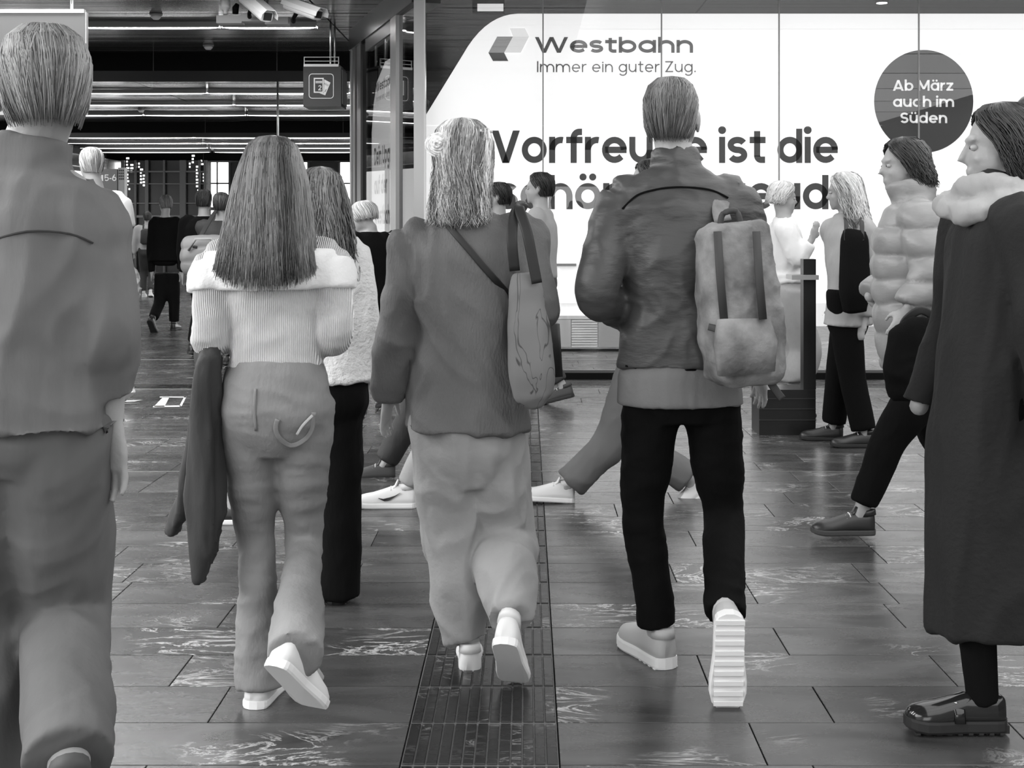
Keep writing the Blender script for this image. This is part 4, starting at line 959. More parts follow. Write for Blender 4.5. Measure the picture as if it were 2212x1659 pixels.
m_ = MB(); P, Q = catmull([(0,0,0.0),(0,0,0.03),(0,0,0.07),(0,0,0.12),(0,0,0.16)], [0.030,0.020,0.052,0.048,0.025]); m_.loft(P, Q, n=16); m_.build('housing', CAMW, sn, True)
m_ = MB(); m_.loft([(0.10,0,0.0),(0.10,0,0.06),(0.12,0,0.10)], [0.03,0.034,0.02], n=12); m_.build('black_pod', BLACK, sn, True)
m_ = MB(); m_.loft([(0,0,0.16),(0,0,CEIL - sn.location.z)], [0.014,0.014], n=8); m_.build('stem', CAMG, sn, True)
def detector(x, y, lab):
    Y = (CEIL - HC) * FP / (HZ - y); r = empty('smoke_detector', px(x, y, Y), lab, 'smoke detector')
    m_ = MB(); m_.loft([(0,0,0),(0,0,-0.02)], [0.07,0.065], n=16); m_.build('base', CAMG, r, True)
    m_ = MB(); m_.loft([(0,0,-0.02),(0,0,-0.035),(0,0,-0.06)], [0.05,0.055,0.03], n=16); m_.build('chamber', CAMW, r, True)
detector(337, 30, 'round smoke detector on the ceiling between the large sign and the cameras')
detector(450, 97, 'small smoke detector close to the nearer black beam')
detector(305, 236, 'smoke detector on the ceiling strip before the second black beam')
detector(563, 161, 'smoke detector beside the first tube row beyond the nearer black beam')
rod = empty('hanging_rod', (px(600, 180, 21).x, 21, 1.9), 'thin grey rod hanging from the ceiling above the long-haired walker', 'rod'); m_ = MB(); m_.loft([(0,0,0),(0,0,CEIL-1.9)], [0.018,0.018], n=8); m_.build('tube', STEEL, rod, True)
# ------------------------------------------------ clothes
KNIT = mat('ribbed_knit', 0.85, 0.8, bump=0.9, bscale=(58,58,1.5), wave='X', sheen=0.3)
KNITP = mat('plain_knit_band', 0.80, 0.8, bump=0.3, bscale=(80,80,80), sheen=0.3)
FUZZ = mat('fuzzy_knit', 0.74, 0.9, bump=0.8, bscale=(70,70,70), sheen=0.5)
DENIM = mat('faded_denim', 0.19, 0.75, bump=0.25, bscale=(90,90,40), var=0.35, vscale=2.6)
BLAZER = mat('grey_wool', 0.125, 0.75, bump=0.35, bscale=(160,160,60), var=0.15, vscale=3)
WIDE = mat('soft_grey_trouser', 0.30, 0.8, bump=0.2, bscale=(60,60,60), var=0.12)
BLACKC = mat('black_cloth', 0.004, 0.9, spec=0.12, bump=0.3, bscale=(50,50,20)); CHAR = mat('charcoal_cloth', 0.028, 0.75, bump=0.3, bscale=(50,50,20), var=0.2)
JACK = mat('waxed_jacket', 0.052, 0.5, bump=0.35, bscale=(18,18,50), var=0.2, vscale=5); SHIRT = mat('grey_shirt', 0.17, 0.8, bump=0.2, bscale=(60,60,60))
MIDG = mat('mid_grey_cloth', 0.13, 0.8, bump=0.3, bscale=(40,40,12), var=0.2); LIGHTG = mat('light_grey_cloth', 0.34, 0.8, bump=0.3, bscale=(40,40,20), var=0.15)
WHITEC = mat('white_cotton', 0.80, 0.8, bump=0.15, bscale=(40,40,40)); PUFF = mat('puffer_nylon', 0.26, 0.42, bump=0.15, bscale=(30,30,60), var=0.1)
HBROWN = tone_mat('hair_brown', 0.03, 0.26, 0.38); HDARK = tone_mat('hair_dark', 0.012, 0.10, 0.4); HBLOND = tone_mat('hair_blonde', 0.07, 0.95, 0.55); HGREY = tone_mat('hair_grey', 0.10, 0.40, 0.5)
HWHITE = tone_mat('hair_white', 0.45, 0.85, 0.6)
SW = mat('shoe_white', 0.72, 0.5); SWS = mat('sole_white', 0.78, 0.5); SD = mat('shoe_black', 0.02, 0.35); SG = mat('shoe_pale_grey', 0.42, 0.6); SB = mat('sole_black', 0.015, 0.6); LEATH = mat('polished_leather', 0.014, 0.12)
SDG = mat('shoe_charcoal', 0.05, 0.7)
sneak = dict(style='sneaker', m_up=SW, m_sole=SWS); dsneak = dict(style='sneaker', m_up=SDG, m_sole=SB); blackshoe = dict(style='sneaker', m_up=SD, m_sole=SB)
chunk = dict(style='chunky', m_up=SG, m_sole=SWS); loaf = dict(style='loafer', m_up=LEATH, m_sole=SB); canv = dict(style='canvas', m_up=SD, m_sole=SWS)
def TOP(name, m, hem, w=1.0, flare=0.0, sleeve=(0.078,0.060,0.046,0.95), fold=None, **k):
    d = dict(name=name, mat=m, torso=[(hem,0.178*w+flare,0.125*w+flare),(hem*0.4+0.06,0.172*w+flare*0.6,0.125*w+flare*0.6),(0.30,0.160*w+flare*0.3,0.118*w),(0.55,0.176*w,0.128*w),(0.76,0.186*w,0.122*w),(0.89,0.160*w,0.095*w),(0.955,0.100,0.080),(0.995,0.072,0.070)], sleeve=sleeve, fold=fold)
    d.update(k); return d
def TROU(name, m, hem=1.9, thigh=0.098, knee=0.075, cuff=0.065, waist=0.16, fold=None, **k):
    d = dict(name=name, mat=m, torso=[(-0.16,0.120,0.100),(-0.03,0.175,0.125),(0.14,0.165,0.115),(0.30,waist,0.105)], leg=[(0,thigh),(0.5,(thigh+knee)/2+0.004),(1.0,knee),(1.45,(knee*0.45+cuff*0.55)),(hem,cuff)], fold=fold)
    d.update(k); return d
def SHORT_HAIR(m, n=260, **k): return dict(prof=SHORT, n=n, m=m, gap=50, seglen=6, rad=0.0028, end=0.6, jit=0.12, **k)
def LONG(m, drop, n=420, w1=0.12, wave=0.006, **k): return dict(prof=longprof(drop, 0.086, w1, 0.075), n=n, m=m, gap=52, wave=wave, seglen=12, **k)

# ================= A: the young woman in the white ribbed sweater
def setj(J, **kw):
    for k, v in kw.items(): J[k] = V3(v) if not isinstance(v, (int, float)) else v
    return J
J = pose(598, 3.93, 1.70); J['base'] = V3((px(590,0,3.93).x, 3.93, 0)); Y = 3.93
setj(J, pel=px(598,858,Y), neck=px(588,468,Y), head=px(590,385,Y+0.02), shL=px(462,560,Y), shR=px(716,553,Y), elL=px(452,735,Y-0.04), elR=px(724,728,Y-0.02),
     wrL=px(478,742,Y+0.20), wrR=px(690,735,Y+0.2), hipL=px(537,905,Y), hipR=px(655,905,Y), knL=px(553,1180,Y+0.04), knR=px(656,1175,Y+0.05), anL=px(562,1462,Y-0.02), anR=px(640,1395,Y-0.42),
     footL=(0.12,1,0), footR=(0.35,0.75,-0.75))
A = person('person with very long straight brown hair, white ribbed sweater and faded flared jeans', J,
  top=dict(name='sweater', mat=KNIT, torso=[(0.07,0.157,0.112),(0.12,0.150,0.110),(0.25,0.134,0.104),(0.42,0.126,0.102),(0.60,0.146,0.112),(0.78,0.180,0.108),(0.83,0.165,0.090)], sleeve=(0.066,0.054,0.046,0.9), fold=folds(0.007,6,6,10,2), label='white ribbed knit sweater'),
  bottom=dict(name='jeans', mat=DENIM, torso=[(-0.30,0.08,0.08),(-0.16,0.155,0.115,0,-0.01),(-0.06,0.170,0.125,0,-0.015),(0.06,0.160,0.120,0,-0.01),(0.20,0.142,0.105)], leg=[(0,0.097),(0.45,0.077),(1.0,0.057),(1.35,0.060),(1.75,0.074),(2.09,0.078)], smooth=9, fold=folds(0.006,5,5,13,5,0.6)),
  hair=dict(prof=longprof(0.325, 0.097, 0.158, 0.060, -0.105), n=2400, m=HBROWN, gap=50, wave=0.003, seglen=14, rad=0.0017, jit=0.05, vee=0.20, end=0.9), shoes=sneak, vox=0.009)
rA = A['root']
mb = MB(); Jp = A['J']      # folded band of the off-shoulder neckline
torso(mb, Jp, [(0.60,0.176,0.122),(0.68,0.196,0.124),(0.78,0.204,0.120),(0.82,0.196,0.106)], n=28); 
for s in ('L','R'): chain(mb, [Jp['sh'+s]+(Jp['neck']-Jp['sh'+s])*0.2 - V3((0,0,0.07)), Jp['sh'+s].lerp(Jp['el'+s],0.16), Jp['sh'+s].lerp(Jp['el'+s],0.40)], [0.062,0.070,0.073])
off(Jp, mb); link('neck_band', fuse(mb, 0.009, 4, folds(0.004,6,6,10,9)), KNITP, A['top'], True)
# stitched pocket and belt loops on the jeans
bv = world_bvh(A['bottom'], rA.location)
def seam(pts, name, m, parent, org, bv, wd=0.003, lift=0.004, label=None):
    P = [on_surface(bv, x, y, lift) for x, y in pts]; P = [p for p in P if p]
    if len(P) > 1: return ribbon(name, P, wd, 0.002, m, parent, org, label=label)
STITCH = mat('pale_stitch', 0.42, 0.7)
seam([(600,905),(596,925),(604,945),(628,960),(656,948),(672,925),(676,890)], 'back_pocket', DENIM, A['bottom'], rA.location, bv, 0.007, 0.005, label='outlined back pocket')
seam([(640,934),(652,915),(672,896)], 'pocket_stitching', STITCH, A['bottom'], rA.location, bv, 0.004, 0.011)
seam([(552,840),(550,880),(553,930)], 'yoke_seam', DENIM, A['bottom'], rA.location, bv, 0.004, 0.003)
# the dark coat she carries over her forearm
cb0 = px(445, 768, Y-0.06); ct = empty('coat', cb0, 'dark coat hanging from the left forearm of the long-haired person', 'coat')
def drape(name, cols, m, parent, th=0.02, fold=None, vox=0.01):
    """cols = rows of (x, y, half width px, Y)"""
    mb = MB(); P, Q = catmull([px(x, y, YY) - parent.location for x, y, h, YY in cols], [(h*YY/FP, th) for x, y, h, YY in cols], 4)
    mb.loft(P, Q, side=V3((1,0,0)), n=20); return link(name, fuse(mb, vox, 3, fold), m, parent, True)
drape('coat_body', [(452,762,30,3.90),(448,790,30,3.86),(442,880,30,3.86),(446,980,38,3.86),(445,1080,40,3.86),(440,1170,27,3.86),(432,1250,10,3.86)], CHAR, ct, 0.055, folds(0.022,16,16,2.0,4))
drape('coat_tail', [(440,840,24,3.90),(426,960,26,3.92),(404,1060,24,3.95),(372,1150,12,3.98)], CHAR, ct, 0.035, folds(0.016,14,14,2,8))

# ================= B: companion in the fuzzy white cardigan
Y = 4.97; J = pose(700, Y, 1.67, -4, 0.25, 'L')
setj(J, pel=px(704,860,Y), neck=px(696,500,Y), head=px(694,432,Y+0.02), shL=px(625,548,Y), shR=px(762,545,Y), elL=px(612,690,Y), elR=px(786,690,Y), wrL=px(625,790,Y+.15), wrR=px(790,822,Y+0.02), hipL=px(680,880,Y), hipR=px(732,880,Y), knL=px(672,1070,Y+.15), knR=px(735,1075,Y), anL=px(672,1240,Y+0.25), anR=px(730,1262,Y), footL=(0,1,0), footR=(0.05,1,0))
B = person('person in a fuzzy white cardigan with wavy hair and black trousers', J,
  top=TOP('cardigan', FUZZ, 0.12, 1.0, 0.015, (0.080,0.068,0.060,1.0), folds(0.01,8,8,4,3)), bottom=TROU('trousers', BLACKC, 2.15, 0.10, 0.082, 0.092, fold=folds(0.008,6,6,3,1)),
  hair=dict(prof=longprof(0.30, 0.098, 0.16, 0.085, -0.05), n=650, m=HBROWN, gap=50, wave=0.012, seglen=14, rad=0.0026, jit=0.12), shoes=canv, vox=0.011)

# ================= C: woman in the grey blazer
Y = 4.25; J = pose(1010, Y, 1.74); J['base'] = V3((px(1012,0,Y).x, Y, 0))
setj(J, pel=px(1012,872,Y), neck=px(1003,455,Y), head=px(1004,345,Y+0.02), look=(0.28,1,0), shL=px(893,520,Y), shR=px(1137,502,Y), elL=px(855,715,Y-0.02), elR=px(1176,668,Y-0.10), wrL=px(840,850,Y+0.06), wrR=px(1150,690,Y+0.16),
     hipL=px(962,905,Y), hipR=px(1068,905,Y), knL=px(975,1160,Y+0.06), knR=px(1085,1160,Y+0.08), anL=px(1015,1398,Y), anR=px(1102,1352,Y-0.28), footL=(-0.05,1,0), footR=(0.12,0.75,-0.70))
C = person('person in a loose grey blazer and wide pale trousers with blonde half-up hair', J,
  top=dict(name='blazer', mat=BLAZER, torso=[(-0.13,0.204,0.150),(-0.05,0.200,0.150),(0.12,0.184,0.146),(0.35,0.163,0.136),(0.58,0.165,0.138),(0.76,0.196,0.128),(0.88,0.182,0.102),(0.945,0.125,0.085),(0.99,0.080,0.074)], sleeve=(0.082,0.060,0.056,1.02), collar=(-0.01,0.035,0.075,0.92), fold=folds(0.028,4.2,4.2,1.9,11,1.3), power=2.6),
  bottom=dict(name='wide_trousers', mat=WIDE, torso=[(-0.42,0.09,0.08),(-0.25,0.16,0.12),(-0.10,0.175,0.125),(0.05,0.165,0.115),(0.15,0.15,0.10)], smooth=10, leg=[(0,0.108),(0.5,0.112),(1.0,0.108),(1.4,0.096),(1.95,(0.074,0.072))], fold=folds(0.024,5,5,2.2,21,1.5)),
  hair=dict(prof=[(0.132,0.004,0.004,-0.02,0),(0.124,0.046,0.058,-0.02,0),(0.100,0.074,0.088,-0.02,0.2),(0.060,0.088,0.106,-0.02,0.8),(0.0,0.086,0.106,-0.022,1.0),(-0.06,0.084,0.098,-0.03,1.1),(-0.12,0.086,0.088,-0.04,1.15),(-0.18,0.092,0.080,-0.055,1.2),(-0.215,0.098,0.066,-0.07,1.25)],
            n=1800, m=HBLOND, gap=55, wave=0.012, seglen=16, rad=0.0017, jit=0.13, end=0.72, vee=0.1,
            extra=lambda mb, M: [mb.ell(M, (-0.045,-0.108,0.044), (0.040,0.026,0.034), 14, 10)] + [mb.loft([M @ V3((-0.045 + 0.045*math.cos(a+q*0.5)*(0.25+0.2*(i%5)), -0.137 + 0.007*(i%5), 0.042 + 0.036*math.sin(a+q*0.5)*(0.25+0.2*(i%5)))) for q in range(9)], [0.006*(1-0.06*q) for q in range(9)], n=5) for i in range(22) for a in (i*0.61,)] +
                                 [mb.loft([M @ V3((0.085*math.cos(t0), -0.02+0.10*math.sin(t0)*-1 if False else 0.02, 0.09 - 0.004*i)), M @ V3((0.075*math.cos(t0), -0.07, 0.085-0.006*i)), M @ V3((-0.03+0.012*math.cos(t0), -0.118, 0.046))], [0.004,0.006,0.005], n=4) for i in range(14) for t0 in (0.1 + i*0.22,)]),
  shoes=sneak, vox=0.008)
bv = world_bvh(C['top'], C['root'].location); STRAP = mat('black_strap', 0.014, 0.6)
# crossbody bag
cr = empty('crossbody_bag', px(1080, 700, 4.0), 'thin black crossbody strap and small bag over the grey blazer', 'bag'); o_ = cr.location
pts = [on_surface(bv, x, y, 0.006) for x, y in ((962,478),(985,508),(1010,538),(1040,574),(1070,608),(1098,640),(1118,664))]
ribbon('strap', [p for p in pts if p], 0.0105, 0.003, STRAP, cr, o_)
m_ = MB(); a = px(1150, 700, 4.32) - o_; m_.loft([a, a + V3((0,0,-0.17))], [(0.09,0.03),(0.10,0.035)], side=V3((1,0.3,0)), n=16, power=4); m_.build('pouch', STRAP, cr, True)
# tote bag
TOTE = bpy.data.materials.new('tote_print'); TOTE.use_nodes = True; nt = TOTE.node_tree; N = nt.nodes; L = nt.links; bs_ = N['Principled BSDF']; bs_.inputs['Roughness'].default_value = 0.8
tc = N.new('ShaderNodeTexCoord'); n0 = N.new('ShaderNodeTexNoise'); n0.inputs['Scale'].default_value = 7; n0.inputs['Detail'].default_value = 2; n0.inputs['Distortion'].default_value = 1.5
mpn = N.new('ShaderNodeMapping'); mpn.inputs['Rotation'].default_value = (0, 0.7, 0); mpn.inputs['Scale'].default_value = (1.8, 1, 0.7); L.new(tc.outputs['Object'], mpn.inputs['Vector']); L.new(mpn.outputs[0], n0.inputs['Vector'])
s1 = N.new('ShaderNodeMath'); s1.operation = 'SUBTRACT'; s1.inputs[1].default_value = 0.52; L.new(n0.outputs['Fac'], s1.inputs[0]); a1 = N.new('ShaderNodeMath'); a1.operation = 'ABSOLUTE'; L.new(s1.outputs[0], a1.inputs[0])
r1 = N.new('ShaderNodeMapRange'); r1.inputs['From Max'].default_value = 0.018; r1.inputs['To Min'].default_value = 0.04; r1.inputs['To Max'].default_value = 0.17; L.new(a1.outputs[0], r1.inputs['Value']); L.new(r1.outputs[0], bs_.inputs['Base Color'])
tb = empty('tote_bag', px(1150, 880, 4.02), 'grey cloth tote bag with sketchy print and black straps on the blazer wearer', 'bag'); o_ = tb.location
mb = MB(); P, Q = catmull([px(x, y, YY) - o_ for x, y, YY in ((1134,590,4.06),(1138,640,4.05),(1145,720,4.04),(1150,800,4.03),(1153,850,4.03),(1158,880,4.03))], [(28*4.05/FP,0.022),(38*4.05/FP,0.035),(48*4.05/FP,0.055),(52*4.05/FP,0.065),(46*4.05/FP,0.055),(20*4.05/FP,0.025)], 5)
mb.loft(P, Q, side=V3((1,0.15,0)), n=26, power=2.6); tote = link('bag_body', fuse(mb, 0.008, 3, folds(0.009,8,8,3,31,1.2)), TOTE, tb, True)
for lab, pp in (('strap', ((1112,585,4.04),(1106,520,4.03),(1110,470,4.08),(1122,447,4.16),(1136,452,4.26))), ('strap', ((1160,612,4.02),(1150,560,4.02),(1138,500,4.03),(1124,458,4.08),(1122,444,4.16),(1132,446,4.26)))):
    ribbon(lab, [px(x, y, YY) for x, y, YY in pp], 0.016, 0.003, STRAP, tb, o_)

# ================= D: man in the dark waxed jacket
Y = 4.18; J = pose(1455, Y, 1.86, 0); J['base'] = V3((px(1470,0,Y).x, Y, 0)); J['w'] = 1.04
setj(J, pel=px(1468,838,Y), neck=px(1458,352,Y), head=px(1452,258,Y+0.02), look=(0.35,1,0.03), shL=px(1340,432,Y), shR=px(1585,430,Y), elL=px(1288,632,Y-0.10), elR=px(1634,640,Y-0.05), wrL=px(1358,690,Y+0.12), wrR=px(1640,792,Y+0.12),
     hipL=px(1408,860,Y), hipR=px(1536,860,Y), knL=px(1388,1105,Y+0.05), knR=px(1562,1110,Y+0.06), anL=px(1422,1368,Y+0.08), anR=px(1566,1345,Y-0.26), footL=(-0.42,1,0.0), footR=(0.0,0.16,-1.0))
D = person('tall person with cropped hair in a dark waxed jacket and slim black trousers', J,
  top=dict(name='jacket', mat=JACK, torso=[(0.10,0.182,0.130),(0.20,0.170,0.130),(0.36,0.156,0.126),(0.58,0.166,0.134),(0.76,0.198,0.128),(0.88,0.176,0.100),(0.945,0.110,0.082),(0.98,0.074,0.070)], sleeve=(0.080,0.062,0.052,0.98), collar=(-0.02,0.045,0.070,0.95), fold=folds(0.013,5,5,7,41,0.9)),
  under=dict(name='shirt', mat=SHIRT, torso=[(-0.07,0.180,0.126),(0.06,0.174,0.122),(0.13,0.158,0.114),(0.4,0.12,0.09)], fold=folds(0.006,6,6,3,43)),
  bottom=dict(name='trousers', mat=BLACKC, torso=[(-0.15,0.12,0.09),(-0.05,0.163,0.11),(0.06,0.130,0.095)], leg=[(0,0.088),(0.5,0.080),(1.0,0.062),(1.5,0.060),(1.93,0.058)], fold=folds(0.006,6,6,12,44)),
  hair=dict(prof=scaled(SHORT,0.955), n=900, m=HGREY, gap=52, seglen=5, rad=0.0016, end=0.6, jit=0.1), shoes=chunk, vox=0.009, skin=SKIN)
bv = world_bvh(D['top'], D['root'].location)
seam([(1345,452),(1375,424),(1410,411),(1450,405),(1500,406),(1540,413),(1572,428)], 'yoke_seam', BLACKC, D['top'], D['root'].location, bv, 0.003, 0.003)
seam([(1352,790),(1400,796),(1450,798),(1500,797),(1560,790)], 'hem_seam', BLACKC, D['top'], D['root'].location, bv, 0.003, 0.003)
# backpack
bpk = empty('backpack', px(1605, 830, 3.96), 'pale mottled rucksack with pockets slung on the right shoulder of the waxed jacket', 'backpack'); o_ = bpk.location
CAMO = mat('mottled_canvas', 0.20, 0.8, bump=0.3, bscale=(60,60,60), var=0.65, vscale=9); CAMOD = mat('dark_webbing', 0.04, 0.7)
def pk(x, y, Y=3.96): return px(x, y, Y) - o_
mb = MB(); P, Q = catmull([pk(1580,478), pk(1582,500), pk(1590,600), pk(1602,720), pk(1610,800), pk(1612,832)], [(0.070,0.05),(0.105,0.075),(0.118,0.088),(0.124,0.092),(0.118,0.085),(0.085,0.05)], 5)
mb.loft(P, Q, side=V3((1,0.25,0)), n=24, power=3.4); bb_ = link('bag_body', fuse(mb, 0.009, 3, folds(0.008,9,9,9,51)), CAMO, bpk, True)
mb = MB(); mb.loft([pk(1606,690,3.87), pk(1610,740,3.855), pk(1612,806,3.865)], [(0.080,0.018),(0.094,0.030),(0.086,0.018)], side=V3((1,0.2,0)), n=20, power=4); mb.build('front_pocket', CAMO, bpk, True)
mb = MB(); mb.loft([pk(1530,706,3.865), pk(1600,722,3.845), pk(1672,738,3.87)], [(0.003,0.010)]*3, side=V3((0,1,0)), n=8); mb.build('pocket_flap_edge', CAMOD, bpk, True)
for xx in (1556, 1640):
    mb = MB(); mb.loft([pk(xx-6,500,3.872), pk(xx,600,3.856), pk(xx+8,690,3.854)], [(0.012,0.005)]*3, side=V3((1,0,0)), n=8, power=4); mb.build('webbing', CAMOD, bpk, True)
mb = MB(); P, Q = catmull([pk(1556,486), pk(1562,462), pk(1590,456), pk(1600,484)], [0.009]*4); mb.loft(P, Q, n=8); mb.build('carry_handle', CAMOD, bpk, True)
ribbon('shoulder_strap', [px(1562,478,4.03), px(1556,450,4.06), px(1566,418,4.12), px(1580,402,4.20), px(1590,420,4.30), px(1600,520,4.36)], 0.026, 0.006, CAMO, bpk, o_)
mb = MB(); P, Q = catmull([pk(1650,800), pk(1672,838), pk(1690,862)], [(0.012,0.003)]*3); mb.loft(P, Q, n=8); mb.build('loose_strap', CAMOD, bpk, True)

# ================= E: the big near figure at the left edge
Y = 2.62; J = pose(60, Y, 1.84, 18); J['base'] = V3((px(70,0,Y).x, Y, 0)); J['w'] = 0.92
setj(J, pel=px(40,925,Y), neck=px(72,345,Y), head=px(92,200,Y), look=(-0.5,0.85,0), shL=px(-110,470,Y), shR=px(172,448,Y+0.03), elL=px(-150,740,Y), elR=px(222,720,Y-0.02), wrL=px(-120,900,Y+0.1), wrR=px(238,905,Y+0.02),
     hipL=px(-18,960,Y), hipR=px(118,960,Y), knL=px(-30,1330,Y+0.1), knR=px(140,1330,Y+0.1), anL=px(-40,1740,Y), anR=px(150,1690,Y-0.3), footL=(-0.3,1,0), footR=(-0.3,0.8,-0.7), hdR=(0.0,0.12,-1), thumbR=(-0.9,0.5,0))
E = person('large near person at the left edge, seen from behind in a loose grey overshirt', J,
  top=TOP('overshirt', MIDG, 0.02, 1.06, 0.02, (0.086,0.068,0.058,0.72), folds(0.022,4,4,2.4,61,0.9), collar=(-0.01,0.05,0.080,0.95)),
  bottom=TROU('trousers', mat('grey_trouser_cloth', 0.10, 0.8, bump=0.3, bscale=(30,30,10), var=0.2), 1.9, 0.108, 0.085, 0.078, fold=folds(0.010,5,5,4,63)),
  hair=dict(prof=scaled(SHORT,0.98), n=1500, m=HGREY, gap=50, seglen=6, rad=0.0015, end=0.6, jit=0.12), shoes=dsneak, vox=0.008)
# a light collar edge
bv = world_bvh(E['top'], E['root'].location)
seam([(-20,520),(60,500),(150,505),(200,525)], 'yoke_seam', CHAR, E['top'], E['root'].location, bv, 0.002, 0.003)

# ================= F: the dark coat at the right edge
Y = 3.72; J = pose(2150, Y, 1.72, 92, 0.30, 'L', 0.3)
setj(J, pel=px(2160,860,Y), neck=px(2172,415,Y), head=px(2160,320,Y), look=(-1,0.15,-0.05), anL=px(2122,1505,Y-0.04), knL=px(2095,1180,Y-0.05), anR=px(2350,1440,Y+0.12), knR=px(2250,1190,Y+0.1), footL=(-1,0,0), footR=(-0.8,0,-0.6))
Fp = person('person in a long dark coat and glossy black loafers striding left at the right edge', J, hands=(),
  coat=dict(name='long_coat', mat=mat('dark_coat_wool', 0.008, 0.85, bump=0.3, bscale=(60,60,60)), torso=[(-1.12,0.150,0.235,0,-0.03),(-0.7,0.165,0.225,0,-0.02),(-0.3,0.178,0.200),(0.1,0.185,0.175),(0.5,0.195,0.160),(0.76,0.205,0.150),(0.88,0.18,0.115),(0.95,0.11,0.09),(1.0,0.08,0.078)], sleeve=(0.088,0.074,0.062,1.0), fold=folds(0.020,4,4,1.4,71), collar=(-0.02,0.06,0.085,1.05)),
  bottom=TROU('leggings', BLACKC, 2.04, 0.085, 0.066, 0.044), shoes=loaf, vox=0.010,
  hair=dict(prof=longprof(0.10,0.09,0.10,0.08,-0.03), n=420, m=HDARK, gap=52, wave=0.006, seglen=9, rad=0.0026, jit=0.1, extra=lambda mb, M: mb.ell(M, (0,-0.09,0.105), (0.042,0.042,0.042), 14, 10)))
sc_ = empty('scarf', px(2150, 440, Y), 'soft pale grey scarf wound over the collar of the long dark coat', 'scarf'); o_ = sc_.location
mb = MB(); c_ = J['neck'] - V3((0,0,0.00)) - o_
mb.loft([c_ + V3((0.105*math.cos(a)*1.15, 0.10*math.sin(a), 0.02*math.sin(2*a)-0.005)) for a in [q*2*math.pi/20 for q in range(21)]], [0.036]*21, n=10)
mb.loft([c_ + V3((0.13*math.cos(a)*1.15-0.01, 0.13*math.sin(a), -0.045+0.015*math.sin(3*a))) for a in [q*2*math.pi/20 for q in range(21)]], [0.034]*21, n=10)
link('scarf_cloth', fuse(mb, 0.009, 2, folds(0.014,16,16,7,73,2.0)), LIGHTG, sc_, True)

# ================= G: puffer jacket, walking left
Y = 6.05; J = pose(1990, Y, 1.76, 88, 0.55, 'R', 0.4); J['w'] = 1.05
setj(J, pel=px(1995,800,Y), neck=px(1972,418,Y), head=px(1950,358,Y), look=(-1,-0.1,-0.08), shL=px(1990,470,Y-0.19), shR=px(1975,470,Y+0.19), elL=px(2018,590,Y-0.27), wrL=px(1965,665,Y-0.28), hdL=(-0.5,0,-0.9), hdR=(-0.5,0,-0.9), elR=px(1950,590,Y+0.22), wrR=px(1880,640,Y+0.15),
     hipL=px(2000,830,Y-0.08), hipR=px(1985,830,Y+0.08), knL=px(1915,960,Y-0.10), anL=px(1858,1110,Y-0.10), knR=px(2040,970,Y+0.10), anR=px(2150,1090,Y+0.1), footL=(-1,0.0,0.0), footR=(-0.8,0,-0.55))
G = person('person in a pale quilted puffer jacket with dark hair striding left', J, hands=('L',),
  top=dict(name='puffer_jacket', mat=PUFF, torso=[(0.02,0.170,0.180),(0.12,0.185,0.195),(0.35,0.190,0.200),(0.58,0.195,0.200),(0.78,0.200,0.185),(0.89,0.17,0.13),(0.955,0.11,0.10),(1.0,0.09,0.09)], sleeve=(0.105,0.095,0.070,1.0), fold=puffs(0.020, 0.115), collar=(-0.02,0.08,0.098,1.0)),
  bottom=TROU('trousers', BLACKC, 1.86, 0.105, 0.078, 0.062, fold=folds(0.008,6,6,4,81)), shoes=dict(style='sneaker', m_up=SD, m_sole=SDG), vox=0.011,
  hair=dict(prof=longprof(0.10,0.09,0.11,0.08,-0.04), n=420, m=HDARK, gap=52, wave=0.01, seglen=9, rad=0.003, jit=0.2))
hb = empty('hand_bag', px(2000, 690, 5.62), 'large soft black shoulder bag hanging against the pale puffer jacket', 'bag'); o_ = hb.location
drape('bag_body', [(1990,700,48,5.62),(1992,725,76,5.60),(1988,800,82,5.60),(1986,860,66,5.62)], BLACKC, hb, 0.07, folds(0.01,6,6,6,83), 0.012)
ribbon('strap', [px(1948,712,5.64), px(1958,690,5.62), px(1990,670,5.60), px(2022,690,5.62), px(2034,712,5.64)], 0.018, 0.005, STRAP, hb, o_)

# ================= H: blonde in the light coat
Y = 8.5; J = pose(1830, Y, 1.74, 60, 0.35, 'L', 0.3)
setj(J, pel=px(1832,690,Y), neck=px(1832,460,Y), head=px(1822,415,Y), look=(-1,0.3,-0.1), shL=px(1868,492,Y-0.12), elL=px(1892,590,Y-0.16), wrL=px(1868,684,Y-0.16), shR=px(1795,495,Y+0.12), knL=px(1842,820,Y-.05), anL=px(1868,940,Y-0.06), anR=px(1800,926,Y+0.2), footL=(-1,0,0.0), footR=(-1,0.2,0))
Hp = person('blonde person in a pale coat with a black backpack, standing right of the black stand', J,
  coat=TOP('coat', LIGHTG, -0.05, 1.05, 0.02, (0.082,0.066,0.056,0.97), folds(0.012,6,6,3,91)), bottom=TROU('trousers', BLACKC, 1.9, 0.105, 0.085, 0.08), shoes=blackshoe, vox=0.014,
  hair=dict(prof=longprof(0.26,0.095,0.15,0.085,-0.05), n=420, m=HBLOND, gap=50, wave=0.012, seglen=10, rad=0.0038, jit=0.15))
b2 = empty('black_backpack', px(1845, 670, 8.25), 'slim black backpack worn over the pale coat of the blonde person', 'backpack'); o_ = b2.location
mb = MB(); P, Q = catmull([px(1846,500,8.24)-o_, px(1846,530,8.22)-o_, px(1846,620,8.2)-o_, px(1846,672,8.22)-o_], [(0.07,0.04),(0.085,0.06),(0.09,0.07),(0.07,0.05)], 4); mb.loft(P, Q, side=V3((1,0.4,0)), n=18, power=3.5); mb.build('bag_body', BLACKC, b2, True)
for xx in (1828, 1862): ribbon('strap', [px(xx,520,8.18), px(xx,480,8.26), px(xx-4,474,8.4)], 0.014, 0.004, STRAP, b2, o_)

